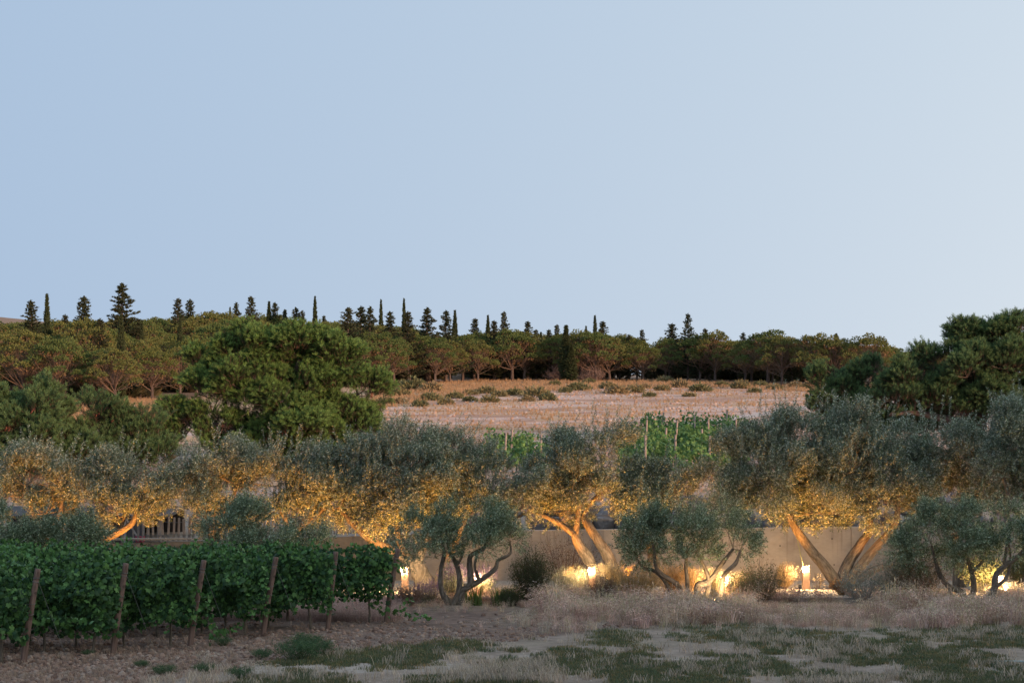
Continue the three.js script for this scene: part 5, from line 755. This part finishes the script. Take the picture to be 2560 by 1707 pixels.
// ---------------------------------------------------------------- ground cover
seed = 81;
{
  const dryA = grassGeo(18, 0.55, 1.0, 0.011, [0.66, 0.50, 0.43], [0.72, 0.57, 0.50]), dryB = grassGeo(18, 0.42, 1.35, 0.011, [0.54, 0.38, 0.33], [0.62, 0.46, 0.40]), oat = grassGeo(12, 0.7, 0.9, 0.009, [0.48, 0.42, 0.29], [0.58, 0.52, 0.40], 0.9), flat = grassGeo(14, 0.25, 1.2, 0.014, [0.56, 0.46, 0.36], null, 1.2);
  const A = [], B = [], C = [], E = [], g1 = [], g2 = [], cl = [[], [], []], lit = [];
  for (let k = 0; k < 17000; k++) {
    const py = rr(592, 634), px = rr(396, 1040), d = gd(py), x = (px - 512) / F * d, c = cover(x, d);
    const cn = fbm(x * 0.9, d * 0.9, 3.1, 3); if (rnd() > c.straw * (px < 520 ? 0.4 : 0.85) * smooth(0.25, 0.5, cn) || d > 49.2 || (px > 752 && px < 884 && py < 606)) continue;
    const s = (px < 540 || (px > 752 && px < 884 && py < 616) ? 0.42 : 0.50 + 0.75 * smooth(0.42, 0.68, cn)) * rr(0.45, 1.2) * (py > 616 ? 0.85 : 1), e = { p: V(x, near(x, d) - 0.01, -d), q: yaw(rr(0, 6.28)), s, c: pick([col(1, 1, 1), col(1.15, 1.1, 1.05), col(0.72, 0.60, 0.56), col(0.85, 0.88, 0.7)]).multiplyScalar(rr(0.6, 1.5)) };
    (rnd() < 0.42 ? A : rnd() < 0.6 ? B : C).push(e);
  }
  for (let k = 0; k < 60000; k++) {
    const py = 612 + 74 * Math.sqrt(rnd()), px = rr(-20, 1040), d = gd(py), x = (px - 512) / F * d, c = cover(x, d), p = V(x, near(x, d) - 0.004, -d), r = rnd();
    if (c.green > 0.2 && r < c.green * 0.8) (rnd() < 0.5 ? g1 : g2).push({ p, q: yaw(rr(0, 6.28)), s: rr(0.6, 1.3), c: pick([col(1, 1, 1), col(1, 1, 1), col(1.5, 1.2, 0.95), col(2.1, 1.3, 1.05)]).multiplyScalar(rr(0.7, 1.25)) });
    else if (c.soil > 0.5 && r < 0.55) cl[k % 3].push({ p: V(x, p.y + 0.005, -d), q: aim(dirRnd().add(V(0, 1, 0))), s: 0.012 + 0.06 * Math.pow(rnd(), 3.2), c: pick([col(0.25, 0.16, 0.12), col(0.28, 0.19, 0.145), col(0.17, 0.105, 0.08), col(0.31, 0.235, 0.19)]).multiplyScalar(rr(0.75, 1.15)) });
    else if (c.soil < 0.5 && r < 0.012) cl[k % 3].push({ p, q: aim(dirRnd().add(V(0, 1, 0))), s: rr(0.012, 0.03), c: col(0.40, 0.35, 0.30) });
    if (c.soil < 0.4 && rnd() < (0.008 + 0.085 * smooth(0.50, 0.64, c.n)) * (1 - c.sand * 0.8)) E.push({ p, q: yaw(rr(0, 6.28)), s: rr(0.4, 1.1), c: col(1, 1, 1).multiplyScalar(rr(0.7, 1.15)) });
    else if (c.soil > 0.4 && rnd() < 0.035) E.push({ p, q: yaw(rr(0, 6.28)), s: rr(0.3, 0.7), c: col(0.8, 0.72, 0.68).multiplyScalar(rr(0.6, 1.1)) });
  }
  for (let k = 0; k < 4200; k++) { const d = rr(44, 50), x = rr(-13, -2.8), p = V(x, near(x, d), -d); lit.push({ p, q: yaw(rr(0, 6)), s: rr(0.3, 0.8), c: col(1, 1, 1).multiplyScalar(rr(0.6, 1.1)) }); }
  tag(instanced('dry_straw', dryA, G, A, scene), 'pale upright dry straw in the band before the garden', 'grass');
  tag(instanced('dry_straw', dryB, G, [...B, ...lit], scene), 'darker bent dry straw in the band before the garden', 'grass');
  tag(instanced('wild_oats', oat, G, C, scene), 'greenish drooping wild oats among the straw', 'grass');
  tag(instanced('flattened_straw', flat, G, E, scene), 'flattened bleached grass blades on the sandy ground', 'grass');
  tag(instanced('green_turf', grassGeo(14, 0.09, 0.8, 0.012, [0.085, 0.125, 0.060], null), G, g1, scene), 'short dark green turf in patches on the sandy track', 'grass');
  tag(instanced('green_turf', grassGeo(14, 0.07, 1.0, 0.012, [0.15, 0.165, 0.085], null), G, g2, scene), 'short yellow-green turf mixed into the track patches', 'grass');
  const rock = [0, 1, 2].map(() => { const g = new THREE.IcosahedronGeometry(1, 1), p = g.attributes.position, s = rr(0, 40); for (let k = 0; k < p.count; k++) { const v = V(p.getX(k), p.getY(k), p.getZ(k)), f = 0.65 + 0.7 * noise(v.x * 1.6 + s, v.y * 1.6 + s, v.z * 1.6 + 0.37); p.setXYZ(k, v.x * f, v.y * f * 0.75, v.z * f); } g.computeVertexNormals(); return g; });
  const peb = [], edgeTuft = [];
  for (let k = 0; k < 5200; k++) { const d = rr(50.16, 56.5), px = rr(396, 1030), x = (px - 512) / F * d; peb.push({ p: V(x, 0.125 + (fbm(x * 1.2, d * 1.2, 3, 3) - 0.5) * 0.06, -d), q: aim(dirRnd().add(V(0, 1, 0))), s: 0.010 + 0.03 * Math.pow(rnd(), 3), c: pick([col(0.42, 0.35, 0.28), col(0.50, 0.42, 0.35), col(0.30, 0.24, 0.19)]) }); }
  for (let k = 0; k < 900; k++) { const px = rr(396, 1030), d = rnd() < 0.6 ? rr(49.7, 49.98) : rr(50.2, 51.6), x = (px - 512) / F * d; if (fbm(x * 1.3, 4.4, 2.2, 3) + (px > 760 && px < 835 ? -0.12 : 0) < 0.44) continue; edgeTuft.push({ p: V(x, d < 50 ? near(x, d) : 0.12, -d), q: yaw(rr(0, 6)), s: rr(0.35, 0.85), c: pick([col(1, 1, 1), col(0.75, 0.62, 0.55), col(0.6, 0.7, 0.5)]).multiplyScalar(rr(0.6, 1.1)) }); }
  tag(instanced('gravel', rock[1], std(1, 1, 1, 1), peb, scene), 'loose pale gravel on the lamp-lit garden path', 'gravel');
  tag(instanced('kerb_weeds', dryB, G, edgeTuft, scene), 'dry weeds growing along the path kerb', 'grass');
  rock.forEach((g, i) => tag(instanced('soil_clods', g, std(1, 1, 1, 1), cl[i], scene), ['reddish clods of earth under the vines', 'crumbly brown soil lumps under the vines', 'small stones and clods around the vine posts'][i], 'soil'));
  // single tufts and weeds
  const weed = shrubGeo(95, 1.0, 0.42, { stem: [0.08, 0.13, 0.05], sw: 0.003, leaves: 22, from: 0.15, len: 0.055, wid: 0.009, c1: [0.055, 0.115, 0.05], c2: [0.10, 0.17, 0.07] });
  const W8 = (label, px, py, s, geo = weed) => plant('weed_clump', label, 'plant', px, gd(py), geo, M.grass, s, undefined, 'green weeds by the vineyard edge');
  W8('bushy feathery green weed in front of the fourth and fifth vine posts', 298, 662, 1.15); W8('feathery green weed right of the large weed clump', 318, 656, 0.95); W8('taller feathery weed behind the large weed clump', 305, 648, 0.9); W8('thin green weed in the soil below the second vine post', 165, 676, 0.6); W8('flat green weed at the soil edge below the third vine post', 205, 674, 0.55); W8('small weed at the foot of the third vine post', 222, 644, 0.55); W8('little weed between the first two vine posts', 88, 655, 0.35); W8('small green weed left of the large weed clump', 262, 660, 0.6); W8('thin weed at the soil edge right of the second post base', 142, 668, 0.4); W8('low weed near the bottom edge left of centre', 240, 678, 0.6);
  const dry = grassGeo(60, 0.45, 0.8, 0.010, [0.50, 0.43, 0.34], [0.55, 0.48, 0.38]);
  [['pale dry grass tuft with seed heads left of the large weed', 250, 676, 0.7], ['pale dry seed-headed tuft at the bottom left of centre', 266, 680, 0.75], ['bleached dry tuft below the third vine post', 205, 666, 0.7], ['fanned dry grass tuft in the middle of the straw edge', 524, 625, 1.0], ['pale dry tuft on the track below the young olive', 470, 662, 0.55], ['bleached tuft on the track right of centre', 640, 650, 0.5], ['pale seedy tuft on the turf below the lone bollard', 800, 652, 0.5], ['dry tuft at the straw edge below the lone bollard', 760, 634, 0.7], ['bleached dry tuft at the right end of the turf', 930, 648, 0.6], ['pale dry tuft low on the track near the bottom centre', 440, 674, 0.5], ['fanned dry tuft right of the last vine post on the soil', 545, 632, 0.8], ['pale tuft on the turf right of centre', 700, 640, 0.55]].forEach(([l, px, py, s]) => plant('dry_tuft', l, 'grass clump', px, gd(py), dry, G, s, undefined, 'dry grass tufts on the track'));
  { const p0 = onGround(994, gd(663.5)), p1 = onGround(1040, gd(664)); const m = part('hose_pipe', new THREE.TubeGeometry(new THREE.CatmullRomCurve3([V(p0.x, p0.y + 0.04, p0.z), V(lerp(p0.x, p1.x, 0.5), p0.y + 0.045, p0.z), V(p1.x, p1.y + 0.04, p1.z)]), 12, 0.02, 8), std(0.30, 0.42, 0.44, 0.5), scene); tag(m, 'pale blue-green pipe lying on the turf at the lower right edge', 'pipe'); }
}
renderer.render(scene, camera);
